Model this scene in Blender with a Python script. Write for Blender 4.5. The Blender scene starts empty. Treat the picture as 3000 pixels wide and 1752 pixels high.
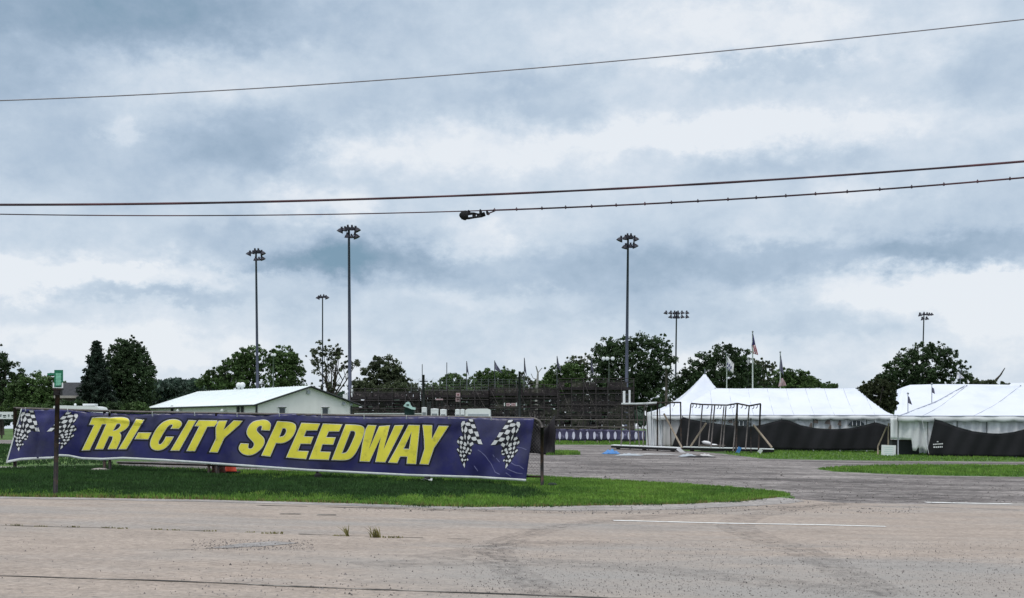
import bpy, bmesh, math, random
import numpy as np
from mathutils import Vector, Matrix
from mathutils.geometry import tessellate_polygon

R = math.radians
random.seed(7)
rng = np.random.default_rng(7)
sc = bpy.context.scene
COL = sc.collection

# ---------------------------------------------------------------- camera
F = 3800.0            # focal length in photograph pixels (3000 wide)
HZ = 1255.0           # row of the horizon
HC = 1.32             # eye height
cam_d = bpy.data.cameras.new("camera")
cam = bpy.data.objects.new("camera", cam_d)
COL.objects.link(cam)
cam.location = (0, 0, HC)
cam.rotation_euler = (R(90), 0, 0)
cam_d.sensor_width = 36
cam_d.lens = 36 * F / 3000
cam_d.shift_y = (HZ - 876) / 3000
cam_d.clip_start = 0.1
cam_d.clip_end = 12000
sc.camera = cam

# ---------------------------------------------------------------- world, sun, exposure
SUN_EL, SUN_AZ = 58, 200
world = bpy.data.worlds.new("World")
sc.world = world
world.use_nodes = True
wt = world.node_tree
wt.nodes.clear()


def make_world(nt):
    N, L = nt.nodes, nt.links

    def m(op, a, b=None, c=None, clamp=False):
        n = N.new('ShaderNodeMath')
        n.operation = op
        n.use_clamp = clamp
        for i, v in enumerate((a, b, c)):
            if v is None:
                continue
            if isinstance(v, (int, float)):
                n.inputs[i].default_value = v
            else:
                L.new(v, n.inputs[i])
        return n.outputs[0]
    tc = N.new('ShaderNodeTexCoord')
    sep = N.new('ShaderNodeSeparateXYZ')
    L.new(tc.outputs['Generated'], sep.inputs[0])
    x, y, z = sep.outputs
    az = m('ARCTAN2', x, y)                    # radians from +Y
    hyp = m('SQRT', m('ADD', m('MULTIPLY', x, x), m('MULTIPLY', y, y)))
    el = m('ARCTAN2', z, hyp)
    comb = N.new('ShaderNodeCombineXYZ')
    L.new(az, comb.inputs[0])
    L.new(el, comb.inputs[1])

    def noise(scale, detail, rough, sx=1.0, sy=1.0, off=0.0, dist=0.0, col=False):
        mp = N.new('ShaderNodeMapping')
        L.new(comb.outputs[0], mp.inputs['Vector'])
        mp.inputs['Scale'].default_value = (sx, sy, 1)
        mp.inputs['Location'].default_value = (off, off * .7, off * .3)
        n = N.new('ShaderNodeTexNoise')
        n.inputs['Scale'].default_value = scale
        n.inputs['Detail'].default_value = detail
        n.inputs['Roughness'].default_value = rough
        n.inputs['Distortion'].default_value = dist
        L.new(mp.outputs[0], n.inputs['Vector'])
        return n.outputs['Color'] if col else n.outputs['Fac']
    # warp of the coordinates
    wsep = N.new('ShaderNodeSeparateXYZ')
    L.new(noise(17, 6, .6, 1, 1.7, 3.1, 0, True), wsep.inputs[0])
    wu = m('MULTIPLY_ADD', m('SUBTRACT', wsep.outputs[0], .5), .11, az)
    wv = m('MULTIPLY_ADD', m('SUBTRACT', wsep.outputs[1], .5), .050, el)
    wsep2 = N.new('ShaderNodeSeparateXYZ')
    L.new(noise(55, 7, .68, 1, 1.3, 6.1, 0, True), wsep2.inputs[0])
    wu = m('MULTIPLY_ADD', m('SUBTRACT', wsep2.outputs[0], .5), .045, wu)
    wv = m('MULTIPLY_ADD', m('SUBTRACT', wsep2.outputs[1], .5), .026, wv)
    # broad cloud masses: azimuth px, elevation row, half widths, strength
    blobs = [
        (150, 20, 620, 140, -.85), (700, 60, 330, 80, -.30), (60, 230, 160, 60, -.35),
        (780, 420, 200, 80, -.75), (300, 470, 330, 90, -.28),
        (1060, 765, 290, 58, -.85), (760, 700, 250, 50, -.28), (960, 770, 170, 34, -.45),
        (1620, 285, 150, 95, -.45), (1230, 290, 260, 50, -.22),
        (2260, 470, 330, 50, -.40), (2250, 200, 260, 26, -.38), (2950, 220, 200, 90, -.35),
        (2230, 770, 380, 66, -.55), (2850, 735, 270, 50, -.80), (1750, 800, 260, 70, -.42),
        (430, 862, 250, 22, -.55), (1900, 900, 400, 40, -.35), (2300, 960, 260, 22, -.25),
        (1100, 930, 500, 40, .12), (2900, 560, 160, 60, -.2), (1400, 1000, 500, 45, -.18), (2300, 1000, 500, 35, -.15),
        (1430, 440, 400, 75, .55), (1020, 440, 130, 55, .5), (960, 600, 130, 42, .62),
        (2250, 385, 470, 60, .66), (2050, 90, 480, 90, .55), (2600, 130, 200, 60, .3),
        (1420, 690, 130, 60, .62), (90, 800, 280, 60, .55), (60, 850, 110, 35, .5),
        (380, 1010, 460, 60, .55), (560, 800, 260, 30, .42), (2620, 845, 330, 52, .75),
        (2950, 890, 170, 90, .6), (330, 215, 230, 60, .42), (700, 185, 260, 75, .42),
        (335, 390, 60, 42, .5), (1500, 880, 260, 25, .35), (2100, 1040, 900, 60, .25),
        (2560, 560, 120, 40, .4), (1640, 190, 500, 40, .1), (2300, 690, 120, 25, .3),
    ]
    total = None
    for (px, py, rx, ry, amp) in blobs:
        a0 = math.atan((px - 1500) / F)
        e0 = math.atan((HZ - py) / F * math.cos(a0))
        du = m('MULTIPLY', m('SUBTRACT', wu, a0), F / rx)
        dv = m('MULTIPLY', m('SUBTRACT', wv, e0), F / ry)
        d2 = m('MULTIPLY_ADD', du, du, m('MULTIPLY', dv, dv))
        g = m('DIVIDE', amp, m('MULTIPLY_ADD', m('MULTIPLY', d2, d2), .7, 1.0))
        total = g if total is None else m('ADD', total, g)
    n1 = noise(6.5, 10, .56, 1, 1.35, 1.3, .15)
    n2 = noise(20, 9, .60, 1, 1.3, 8.3, .15)
    n3 = noise(70, 5, .65, 1, 1.5, 4.3, .2)
    t = m('MULTIPLY_ADD', m('SUBTRACT', n1, .5), .50, .71)
    t = m('MULTIPLY_ADD', m('SUBTRACT', n2, .5), .52, t)
    t = m('MULTIPLY_ADD', m('SUBTRACT', n3, .5), .14, t)
    t = m('MULTIPLY_ADD', total, .50, t)
    # pale band towards the horizon
    hb = m('MULTIPLY', m('SUBTRACT', 1.0, m('MULTIPLY', el, 9.0), clamp=True), .10)
    t = m('ADD', t, hb)
    ramp = N.new('ShaderNodeValToRGB')
    L.new(t, ramp.inputs[0])
    cr = ramp.color_ramp
    stops = [(0.0, (.205, .330, .445)), (.22, (.305, .415, .545)), (.48, (.440, .550, .685)),
             (.72, (.590, .688, .800)), (.9, (.725, .795, .880)), (1.0, (.83, .875, .930))]
    cr.elements[0].position, cr.elements[0].color = stops[0][0], (*stops[0][1], 1)
    cr.elements[1].position, cr.elements[1].color = stops[-1][0], (*stops[-1][1], 1)
    for p, c in stops[1:-1]:
        e = cr.elements.new(p)
        e.color = (*c, 1)
    # an overcast sky is brighter overhead
    zk = m('MULTIPLY', m('SUBTRACT', el, .36), 1.6, clamp=True)
    zc = N.new('ShaderNodeCombineXYZ')
    for i, q in enumerate((1.50, 1.25, 1.0)):
        L.new(m('MULTIPLY_ADD', zk, q, 1.0), zc.inputs[i])
    mul = N.new('ShaderNodeVectorMath')
    mul.operation = 'MULTIPLY'
    L.new(ramp.outputs[0], mul.inputs[0])
    L.new(zc.outputs[0], mul.inputs[1])
    bg1 = N.new('ShaderNodeBackground')
    L.new(mul.outputs[0], bg1.inputs[0])
    bg1.inputs[1].default_value = 1.0
    sky = N.new('ShaderNodeTexSky')
    sky.sky_type = 'NISHITA'
    sky.sun_disc = False
    sky.sun_elevation = R(SUN_EL)
    sky.sun_rotation = R(SUN_AZ)
    bg2 = N.new('ShaderNodeBackground')
    L.new(sky.outputs[0], bg2.inputs[0])
    bg2.inputs[1].default_value = .08
    mix = N.new('ShaderNodeMixShader')
    mix.inputs[0].default_value = .06
    L.new(bg1.outputs[0], mix.inputs[1])
    L.new(bg2.outputs[0], mix.inputs[2])
    out = N.new('ShaderNodeOutputWorld')
    L.new(mix.outputs[0], out.inputs[0])


make_world(wt)
sd = bpy.data.lights.new("sun", 'SUN')
sd.energy = 1.1
sd.angle = R(14)
sd.color = (1.0, .96, .90)
sun = bpy.data.objects.new("sun", sd)
COL.objects.link(sun)
_a = R(SUN_AZ)
sun_dir = Vector((math.sin(_a) * math.cos(R(SUN_EL)), math.cos(_a) * math.cos(R(SUN_EL)), math.sin(R(SUN_EL))))
sun.rotation_euler = sun_dir.to_track_quat('Z', 'Y').to_euler()
sc.view_settings.view_transform = 'Standard'
sc.view_settings.look = 'None'
sc.view_settings.exposure = 0
sc.view_settings.gamma = 1
sc.cycles.use_denoising = True
sc.cycles.max_bounces = 5
sc.cycles.transparent_max_bounces = 12


# ---------------------------------------------------------------- coordinates
def gz(x):
    """height of the ground: it falls gently towards the right"""
    if x < 0.7:
        return min(-0.026 * (x - 0.7), 0.026 * 16.7)
    return max(-0.018 * (x - 0.7), -0.018 * 44.3)


KINKS = (-16.0, 0.7, 45.0)


def P(px, py, Y):
    return Vector(((px - 1500) / F * Y, Y, HC - (py - HZ) / F * Y))


def G(px, py):
    """the point of the ground seen at a pixel"""
    k, s = (px - 1500) / F, (py - HZ) / F
    lo, hi = 1.0, 4000.0
    for _ in range(60):
        m = (lo + hi) / 2
        if HC - s * m > gz(k * m):
            lo = m
        else:
            hi = m
    return Vector((k * lo, lo, gz(k * lo)))


def ground_at(px, Y):
    x = (px - 1500) / F * Y
    return Vector((x, Y, gz(x)))


def interp(pts, x):
    if x <= pts[0][0]:
        return pts[0][1]
    for (a, b), (c, d) in zip(pts, pts[1:]):
        if x <= c:
            return b + (d - b) * (x - a) / (c - a)
    return pts[-1][1]


# ---------------------------------------------------------------- materials
def mat(name, c, rough=.7, metal=0.0, var=.12, vscale=1.5, bump=0.0, bscale=20.0, c2=None, c2scale=.6,
        c2lo=.45, c2hi=.6, stretch=(1, 1, 1), trans=0.0, spec=.3, backface=None, alpha=None, island=0.0, speck=None, grain=None):
    m = bpy.data.materials.new(name)
    m.use_nodes = True
    nt = m.node_tree
    N, L = nt.nodes, nt.links
    b = N['Principled BSDF']
    b.inputs['Roughness'].default_value = rough
    b.inputs['Metallic'].default_value = metal
    b.inputs['Specular IOR Level'].default_value = spec
    geo = N.new('ShaderNodeNewGeometry')
    mp = N.new('ShaderNodeMapping')
    mp.inputs['Scale'].default_value = stretch
    L.new(geo.outputs['Position'], mp.inputs['Vector'])

    def noise(s, d=5, r=.6):
        n = N.new('ShaderNodeTexNoise')
        n.inputs['Scale'].default_value = s
        n.inputs['Detail'].default_value = d
        n.inputs['Roughness'].default_value = r
        L.new(mp.outputs[0], n.inputs['Vector'])
        return n.outputs['Fac']
    base = N.new('ShaderNodeRGB')
    base.outputs[0].default_value = (*c, 1)
    cur = base.outputs[0]
    if c2 is not None:
        mr = N.new('ShaderNodeMapRange')
        L.new(noise(c2scale, 7, .65), mr.inputs[0])
        mr.inputs[1].default_value = c2lo
        mr.inputs[2].default_value = c2hi
        mx = N.new('ShaderNodeMix')
        mx.data_type = 'RGBA'
        L.new(mr.outputs[0], mx.inputs[0])
        L.new(cur, mx.inputs[6])
        mx.inputs[7].default_value = (*c2, 1)
        cur = mx.outputs[2]
    if speck is not None:
        sscale, lo, hi, scol = speck
        mr = N.new('ShaderNodeMapRange')
        L.new(noise(sscale, 3, .7), mr.inputs[0])
        mr.inputs[1].default_value = lo
        mr.inputs[2].default_value = hi
        mx = N.new('ShaderNodeMix')
        mx.data_type = 'RGBA'
        L.new(mr.outputs[0], mx.inputs[0])
        L.new(cur, mx.inputs[6])
        mx.inputs[7].default_value = (*scol, 1)
        cur = mx.outputs[2]
    if grain:
        gs, ga = grain
        gm = N.new('ShaderNodeMapping')
        gm.inputs['Scale'].default_value = (1, 1, 1)
        L.new(geo.outputs['Position'], gm.inputs['Vector'])
        gn = N.new('ShaderNodeTexNoise')
        gn.inputs['Scale'].default_value = gs
        gn.inputs['Detail'].default_value = 4
        gn.inputs['Roughness'].default_value = .85
        L.new(gm.outputs[0], gn.inputs['Vector'])
        mr = N.new('ShaderNodeMapRange')
        L.new(gn.outputs['Fac'], mr.inputs[0])
        mr.inputs[1].default_value = .34
        mr.inputs[2].default_value = .66
        mr.inputs[3].default_value = 1 - ga
        mr.inputs[4].default_value = 1 + ga
        v = N.new('ShaderNodeVectorMath')
        v.operation = 'SCALE'
        L.new(cur, v.inputs[0])
        L.new(mr.outputs[0], v.inputs['Scale'])
        cur = v.outputs[0]
    if var:
        mr = N.new('ShaderNodeMapRange')
        L.new(noise(vscale), mr.inputs[0])
        mr.inputs[1].default_value = .3
        mr.inputs[2].default_value = .7
        mr.inputs[3].default_value = 1 - var
        mr.inputs[4].default_value = 1 + var
        v = N.new('ShaderNodeVectorMath')
        v.operation = 'SCALE'
        L.new(cur, v.inputs[0])
        L.new(mr.outputs[0], v.inputs['Scale'])
        cur = v.outputs[0]
    if island:
        mr = N.new('ShaderNodeMapRange')
        L.new(geo.outputs['Random Per Island'], mr.inputs[0])
        mr.inputs[3].default_value = 1 - island
        mr.inputs[4].default_value = 1 + island
        v = N.new('ShaderNodeVectorMath')
        v.operation = 'SCALE'
        L.new(cur, v.inputs[0])
        L.new(mr.outputs[0], v.inputs['Scale'])
        cur = v.outputs[0]
    L.new(cur, b.inputs['Base Color'])
    if bump:
        bp = N.new('ShaderNodeBump')
        bp.inputs['Strength'].default_value = bump
        bp.inputs['Distance'].default_value = .05
        L.new(noise(bscale, 6, .7), bp.inputs['Height'])
        L.new(bp.outputs[0], b.inputs['Normal'])
    out = N['Material Output']
    last = b.outputs[0]
    if trans:
        tr = N.new('ShaderNodeBsdfTranslucent')
        L.new(cur, tr.inputs[0])
        mx = N.new('ShaderNodeMixShader')
        mx.inputs[0].default_value = trans
        L.new(last, mx.inputs[1])
        L.new(tr.outputs[0], mx.inputs[2])
        last = mx.outputs[0]
    if alpha == 'patchy':
        mr = N.new('ShaderNodeMapRange')
        L.new(noise(5.5, 8, .75), mr.inputs[0])
        mr.inputs[1].default_value = .42
        mr.inputs[2].default_value = .72
        mr.inputs[3].default_value = 0
        mr.inputs[4].default_value = .34
        tp = N.new('ShaderNodeBsdfTransparent')
        mx = N.new('ShaderNodeMixShader')
        L.new(mr.outputs[0], mx.inputs[0])
        L.new(tp.outputs[0], mx.inputs[1])
        L.new(last, mx.inputs[2])
        last = mx.outputs[0]
    elif alpha is not None:
        tp = N.new('ShaderNodeBsdfTransparent')
        mx = N.new('ShaderNodeMixShader')
        mx.inputs[0].default_value = alpha
        L.new(tp.outputs[0], mx.inputs[1])
        L.new(last, mx.inputs[2])
        last = mx.outputs[0]
    L.new(last, out.inputs[0])
    return m


M = {}
M['grass'] = mat('grass', (.065, .125, .022), .9, var=.35, vscale=2.2, bump=.6, bscale=9, c2=(.035, .080, .018),
                 c2scale=.35, c2lo=.45, c2hi=.62, speck=(30, .5, .75, (.11, .17, .04)))
M['blade'] = mat('blade', (.150, .270, .042), .7, var=.3, vscale=1.3, speck=(2.6, .60, .72, (.20, .21, .07)), c2=(.08, .175, .028), c2scale=.5, trans=.3, island=.4)
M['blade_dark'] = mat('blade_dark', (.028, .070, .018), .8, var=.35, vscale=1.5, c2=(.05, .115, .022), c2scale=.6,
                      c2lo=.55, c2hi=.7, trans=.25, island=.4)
M['straw'] = mat('straw', (.17, .155, .055), .8, var=.3, vscale=4, trans=.2, island=.35)
M['gravel'] = mat('gravel', (.215, .192, .184), .95, var=.38, vscale=.9, bump=1.0, bscale=7, c2=(.095, .082, .080),
                  c2scale=.32, c2lo=.43, c2hi=.60, stretch=(.4, 1, 1), speck=(5.5, .56, .70, (.34, .31, .30)), grain=(3.2, .55))
M['concrete'] = mat('concrete', (.335, .276, .236), .92, var=.13, vscale=2.5, bump=.35, bscale=22, c2=(.285, .258, .240),
                    c2scale=.22, c2lo=.50, c2hi=.60, stretch=(.35, 1, 1), speck=(30, .57, .70, (.17, .148, .138)), grain=(13, .26))
M['apron'] = mat('apron', (.33, .30, .285), .95, var=.22, vscale=2.0, bump=.7, bscale=14, c2=(.25, .238, .236),
                 c2scale=.9, c2lo=.5, c2hi=.66, stretch=(.6, 1, 1), speck=(11, .56, .68, (.15, .14, .14)), grain=(9, .3))
M['pale_gravel'] = mat('pale_gravel', (.42, .40, .36), .95, var=.3, vscale=5, bump=.6)
M['track'] = mat('track', (.15, .135, .128), .95, var=.2, alpha='patchy')
M['seam'] = mat('seam', (.055, .05, .045), .95, var=.4, vscale=3, c2=(.22, .2, .18), c2scale=3, c2lo=.5, c2hi=.6)
M['line'] = mat('line', (.80, .80, .79), .8, var=.1, vscale=6, c2=(.42, .38, .35), c2scale=7, c2lo=.50, c2hi=.70)
M['stone'] = mat('stone', (.17, .152, .145), .95, var=.3, vscale=6, island=.6)
M['navy'] = mat('navy', (.016, .0155, .098), .33, var=.40, vscale=1.3, c2=(.034, .033, .095), c2scale=1.2, bump=.06, bscale=5,
                spec=.5)
M['yellow'] = mat('yellow', (.78, .70, .065), .5, var=.07, vscale=3, c2=(.33, .29, .05), c2scale=4.2, c2lo=.57, c2hi=.78, spec=.4)
M['print_white'] = mat('print_white', (.66, .66, .68), .5, var=.06, spec=.4)
M['print_black'] = mat('print_black', (.008, .008, .016), .5, var=.1, spec=.4)
M['hem'] = mat('hem', (.55, .58, .58), .6, var=.15, vscale=6)
M['crease_gloss'] = mat('crease_gloss', (.16, .16, .32), .5, var=.3, vscale=8)
M['dark_steel'] = mat('dark_steel', (.016, .014, .015), .55, .3, var=.4, vscale=5, c2=(.05, .03, .02), c2scale=6)
M['rail'] = mat('rail', (.13, .115, .11), .55, .5, var=.3, vscale=5)
M['galv'] = mat('galv', (.30, .32, .34), .5, .6, var=.15, vscale=2)
M['mast'] = mat('mast', (.085, .095, .135), .55, .5, var=.1, vscale=.4)
M['lamp'] = mat('lamp', (.030, .030, .042), .5, .4, var=.2)
M['lens'] = mat('lens', (.65, .68, .70), .2, .0, var=.05)
M['tarp_black'] = mat('tarp_black', (.020, .018, .021), .8, var=.3, vscale=1.2, bump=.3, bscale=3)
M['mesh_black'] = mat('mesh_black', (.0135, .0135, .0165), .85, var=.3, vscale=.5, bump=.3, bscale=2)
M['tent'] = mat('tent', (.84, .87, .95), .45, var=.04, vscale=.4, bump=.12, bscale=.7, c2=(.70, .75, .86), c2scale=.35,
                c2lo=.5, c2hi=.8, trans=.25, spec=.4)
M['tent_wall'] = mat('tent_wall', (.86, .875, .89), .6, var=.12, vscale=1.0, trans=.25)
M['tent_beige'] = mat('tent_beige', (.46, .45, .45), .7, var=.1, vscale=.8)
M['seam_tape'] = mat('seam_tape', (.40, .42, .50), .6, var=.15)
M['wall_green'] = mat('wall_green', (.80, .785, .775), .6, var=.05, stretch=(1, 1, .2))
M['roof_white'] = mat('roof_white', (.74, .80, .80), .45, var=.05, vscale=.8, spec=.5)
M['trim'] = mat('trim', (.030, .034, .036), .6, var=.2)
M['glass'] = mat('glass', (.04, .05, .06), .15, var=.1, spec=.6)
M['leaf_olive'] = mat('leaf_olive', (.030, .040, .013), .7, var=.4, vscale=.5, trans=.15, island=.4)
M['tent_back'] = mat('tent_back', (.64, .67, .76), .5, var=.06, vscale=.4)
M['bark'] = mat('bark', (.055, .047, .040), .95, var=.35, vscale=3, bump=.4)
M['bark_pale'] = mat('bark_pale', (.30, .29, .28), .95, var=.2, vscale=3)
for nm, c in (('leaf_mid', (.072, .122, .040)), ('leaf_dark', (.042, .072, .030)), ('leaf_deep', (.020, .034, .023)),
              ('leaf_bright', (.060, .105, .026)), ('leaf_far', (.060, .092, .070)), ('leaf_brown', (.070, .088, .046))):  # leaf_far has a bluish haze mixed into its colour
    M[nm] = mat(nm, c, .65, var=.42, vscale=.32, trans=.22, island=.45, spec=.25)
M['bleacher'] = mat('bleacher', (.038, .032, .034), .8, var=.4, vscale=1.5)
M['panel'] = mat('panel', (.030, .025, .028), .8, var=.5, vscale=2.2, speck=(5.5, .56, .66, (.15, .125, .125)), c2=(.05, .052, .038), c2scale=.5)
M['bleacher_light'] = mat('bleacher_light', (.13, .11, .11), .7, var=.5, vscale=2)
M['white_paint'] = mat('white_paint', (.72, .74, .75), .5, var=.06)
M['grey_paint'] = mat('grey_paint', (.35, .38, .42), .5, var=.1)
M['green_sign'] = mat('green_sign', (.012, .16, .085), .45, var=.1)
M['green_pale'] = mat('green_pale', (.17, .44, .31), .5, var=.2, vscale=30)
M['dark_green'] = mat('dark_green', (.010, .032, .030), .6, var=.2)
M['pale_teal'] = mat('pale_teal', (.42, .60, .57), .6, var=.1)
M['pink'] = mat('pink', (.42, .30, .32), .6, var=.2)
M['red_dull'] = mat('red_dull', (.16, .05, .06), .6, var=.2)
M['orange'] = mat('orange', (.78, .075, .03), .5, var=.08)
M['rubber'] = mat('rubber', (.012, .012, .013), .8, var=.2)
M['rust'] = mat('rust', (.085, .032, .022), .9, var=.4, vscale=8)
M['wood'] = mat('wood', (.27, .22, .17), .85, var=.25, vscale=4)
M['wood_grey'] = mat('wood_grey', (.13, .11, .10), .9, var=.25, vscale=4)
M['purple'] = mat('purple', (.055, .05, .105), .6, var=.4, vscale=.9, c2=(.28, .27, .42), c2scale=2.0, c2lo=.55, c2hi=.7)
M['lilac'] = mat('lilac', (.62, .60, .76), .6, var=.06)
M['blue_tarp'] = mat('blue_tarp', (.06, .20, .48), .5, var=.3, vscale=4)
M['cable'] = mat('cable', (.035, .022, .030), .6, var=.3, vscale=1.5, c2=(.10, .045, .055), c2scale=.5)
M['cable_grey'] = mat('cable_grey', (.22, .21, .23), .5, .3, var=.2, vscale=2)
M['roof_shingle'] = mat('roof_shingle', (.045, .047, .053), .9, var=.25, vscale=3)
M['flag_red'] = mat('flag_red', (.42, .06, .08), .7, var=.1)
M['flag_blue'] = mat('flag_blue', (.05, .05, .15), .7, var=.1)
M['flag_grey'] = mat('flag_grey', (.16, .16, .23), .7, var=.2)
M['pale_concrete'] = mat('pale_concrete', (.34, .31, .29), .9, var=.15)




def wear(m, c_worn, c_dark):
    """rough grey wear on the right of the road near the viewer, with ragged limits"""
    nt = m.node_tree
    N, L = nt.nodes, nt.links
    b = N['Principled BSDF']
    src = b.inputs['Base Color'].links[0].from_socket
    geo = N.new('ShaderNodeNewGeometry')
    sep = N.new('ShaderNodeSeparateXYZ')
    L.new(geo.outputs['Position'], sep.inputs[0])

    def m_(op, a, b_, clamp=False):
        n = N.new('ShaderNodeMath')
        n.operation = op
        n.use_clamp = clamp
        for i, v in enumerate((a, b_)):
            if isinstance(v, (int, float)):
                n.inputs[i].default_value = v
            else:
                L.new(v, n.inputs[i])
        return n.outputs[0]

    def nz(s, d, r, sx=1.0):
        mp = N.new('ShaderNodeMapping')
        mp.inputs['Scale'].default_value = (sx, 1, 1)
        L.new(geo.outputs['Position'], mp.inputs['Vector'])
        n = N.new('ShaderNodeTexNoise')
        n.inputs['Scale'].default_value = s
        n.inputs['Detail'].default_value = d
        n.inputs['Roughness'].default_value = r
        L.new(mp.outputs[0], n.inputs['Vector'])
        return n.outputs['Fac']
    fx = m_('MULTIPLY', m_('ADD', sep.outputs[0], 2.2), .45, True)
    fy = m_('MULTIPLY', m_('SUBTRACT', 14.0, sep.outputs[1]), .55, True)
    a = m_('MULTIPLY', fx, fy)
    a = m_('ADD', m_('MULTIPLY', a, .75), m_('MULTIPLY', m_('SUBTRACT', nz(.55, 8, .62, .45), .5), 2.6), True)
    a = m_('MULTIPLY', a, .85)
    mx = N.new('ShaderNodeMix')
    mx.data_type = 'RGBA'
    L.new(a, mx.inputs[0])
    L.new(src, mx.inputs[6])
    mx.inputs[7].default_value = (*c_worn, 1)
    # dark aggregate showing where the surface is worn
    k = m_('MULTIPLY', m_('SUBTRACT', nz(38, 4, .8), .545), 10.0, True)
    k = m_('MULTIPLY', k, m_('ADD', m_('MULTIPLY', a, .70), .10))
    mx2 = N.new('ShaderNodeMix')
    mx2.data_type = 'RGBA'
    L.new(k, mx2.inputs[0])
    L.new(mx.outputs[2], mx2.inputs[6])
    mx2.inputs[7].default_value = (*c_dark, 1)
    L.new(mx2.outputs[2], b.inputs['Base Color'])


wear(M['concrete'], (.292, .276, .262), (.10, .092, .09))


# ---------------------------------------------------------------- mesh helpers
class MB:
    def __init__(self):
        self.v, self.f = [], []

    def add(self, vs, fs):
        o = len(self.v)
        self.v += [tuple(p) for p in vs]
        self.f += [tuple(i + o for i in f) for f in fs]
        return self

    def box(self, c, s, rz=0.0, rx=0.0, ry=0.0):
        mt = Matrix.Translation(Vector(c)) @ Matrix.Rotation(rz, 4, 'Z') @ Matrix.Rotation(ry, 4, 'Y') @ Matrix.Rotation(rx, 4, 'X')
        h = [v / 2 for v in s]
        vs = [mt @ Vector((x * h[0], y * h[1], z * h[2])) for z in (-1, 1) for y in (-1, 1) for x in (-1, 1)]
        return self.add(vs, [(0, 2, 3, 1), (4, 5, 7, 6), (0, 1, 5, 4), (2, 6, 7, 3), (0, 4, 6, 2), (1, 3, 7, 5)])

    def tube(self, pts, r, n=8, cap=True):
        pts = [Vector(p) for p in pts]
        if not isinstance(r, (list, tuple)):
            r = [r] * len(pts)
        vs, fs = [], []
        d0 = (pts[1] - pts[0]).normalized()
        up = Vector((0, 0, 1)) if abs(d0.z) < .9 else Vector((1, 0, 0))
        for i, p in enumerate(pts):
            a = pts[max(0, i - 1)]
            b = pts[min(len(pts) - 1, i + 1)]
            d = (b - a).normalized()
            s = d.cross(up)
            s = s.normalized() if s.length > 1e-5 else d.orthogonal().normalized()
            t = s.cross(d).normalized()
            for k in range(n):
                an = 2 * math.pi * k / n
                vs.append(p + (s * math.cos(an) + t * math.sin(an)) * r[i])
        for i in range(len(pts) - 1):
            for k in range(n):
                k2 = (k + 1) % n
                fs.append((i * n + k, i * n + k2, (i + 1) * n + k2, (i + 1) * n + k))
        if cap:
            fs.append(tuple(range(n)))
            fs.append(tuple((len(pts) - 1) * n + k for k in reversed(range(n))))
        return self.add(vs, fs)

    def lathe(self, prof, n=16, mt=None):
        vs, fs = [], []
        for (r, z) in prof:
            for k in range(n):
                a = 2 * math.pi * k / n
                p = Vector((r * math.cos(a), r * math.sin(a), z))
                vs.append(mt @ p if mt else p)
        for i in range(len(prof) - 1):
            for k in range(n):
                k2 = (k + 1) % n
                fs.append((i * n + k, i * n + k2, (i + 1) * n + k2, (i + 1) * n + k))
        fs.append(tuple(reversed(range(n))))
        fs.append(tuple((len(prof) - 1) * n + k for k in range(n)))
        return self.add(vs, fs)

    def prism(self, poly, off):
        """a closed outline given thickness along the vector off"""
        n = len(poly)
        off = Vector(off)
        vs = [Vector(p) for p in poly] + [Vector(p) + off for p in poly]
        tris = tessellate_polygon([[Vector(p) for p in poly]])
        fs = [tuple(t) for t in tris] + [tuple(i + n for i in reversed(t)) for t in tris]
        fs += [(i, (i + 1) % n, (i + 1) % n + n, i + n) for i in range(n)]
        return self.add(vs, fs)

    def grid(self, fn, nu, nv):
        vs = [fn(i / nu, j / nv) for j in range(nv + 1) for i in range(nu + 1)]
        fs = [(j * (nu + 1) + i, j * (nu + 1) + i + 1, (j + 1) * (nu + 1) + i + 1, (j + 1) * (nu + 1) + i)
              for j in range(nv) for i in range(nu)]
        return self.add(vs, fs)

    def build(self, name, m, parent=None, smooth=False, solid=0.0, loc=None):
        me = bpy.data.meshes.new(name)
        vs = self.v
        o = bpy.data.objects.new(name, me)
        COL.objects.link(o)
        if parent is not None:
            pl = Vector(parent['_o'])
            vs = [(x - pl.x, y - pl.y, z - pl.z) for x, y, z in vs]
            o.parent = parent
            o['_o'] = parent['_o']
        elif loc is not None:
            l = Vector(loc)
            vs = [(x - l.x, y - l.y, z - l.z) for x, y, z in vs]
            o.location = l
            o['_o'] = tuple(l)
        else:
            o['_o'] = (0, 0, 0)
        me.from_pydata(vs, [], self.f)
        me.materials.append(m)
        if smooth:
            me.polygons.foreach_set('use_smooth', [True] * len(me.polygons))
        me.update()
        if solid:
            md = o.modifiers.new('thickness', 'SOLIDIFY')
            md.thickness = solid
            md.offset = 0
        return o


def tag(o, label=None, cat=None, group=None, kind=None):
    if label:
        o['label'] = label
    if cat:
        o['category'] = cat
    if group:
        o['group'] = group
    if kind:
        o['kind'] = kind
    return o


def thing(name, loc, label, cat, group=None):
    o = bpy.data.objects.new(name, None)
    COL.objects.link(o)
    o.location = loc
    o.empty_display_size = .3
    o['_o'] = tuple(Vector(loc))
    return tag(o, label, cat, group)


def copy_tree(o, loc, label=None, scale=None, rz=None):
    def cp(x, par):
        c = x.copy()
        COL.objects.link(c)
        if par is not None:
            c.parent = par
        for ch in [k for k in bpy.data.objects if k.parent == x]:
            cp(ch, c)
        return c
    r = cp(o, None)
    r.location = loc
    if label:
        r['label'] = label
    if scale is not None:
        r.scale = (scale, scale, scale)
    if rz is not None:
        r.rotation_euler = (0, 0, rz)
    return r


def split_at_kinks(bm):
    for k in KINKS:
        bmesh.ops.bisect_plane(bm, geom=bm.verts[:] + bm.edges[:] + bm.faces[:], plane_co=(k, 0, 0), plane_no=(1, 0, 0))


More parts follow.
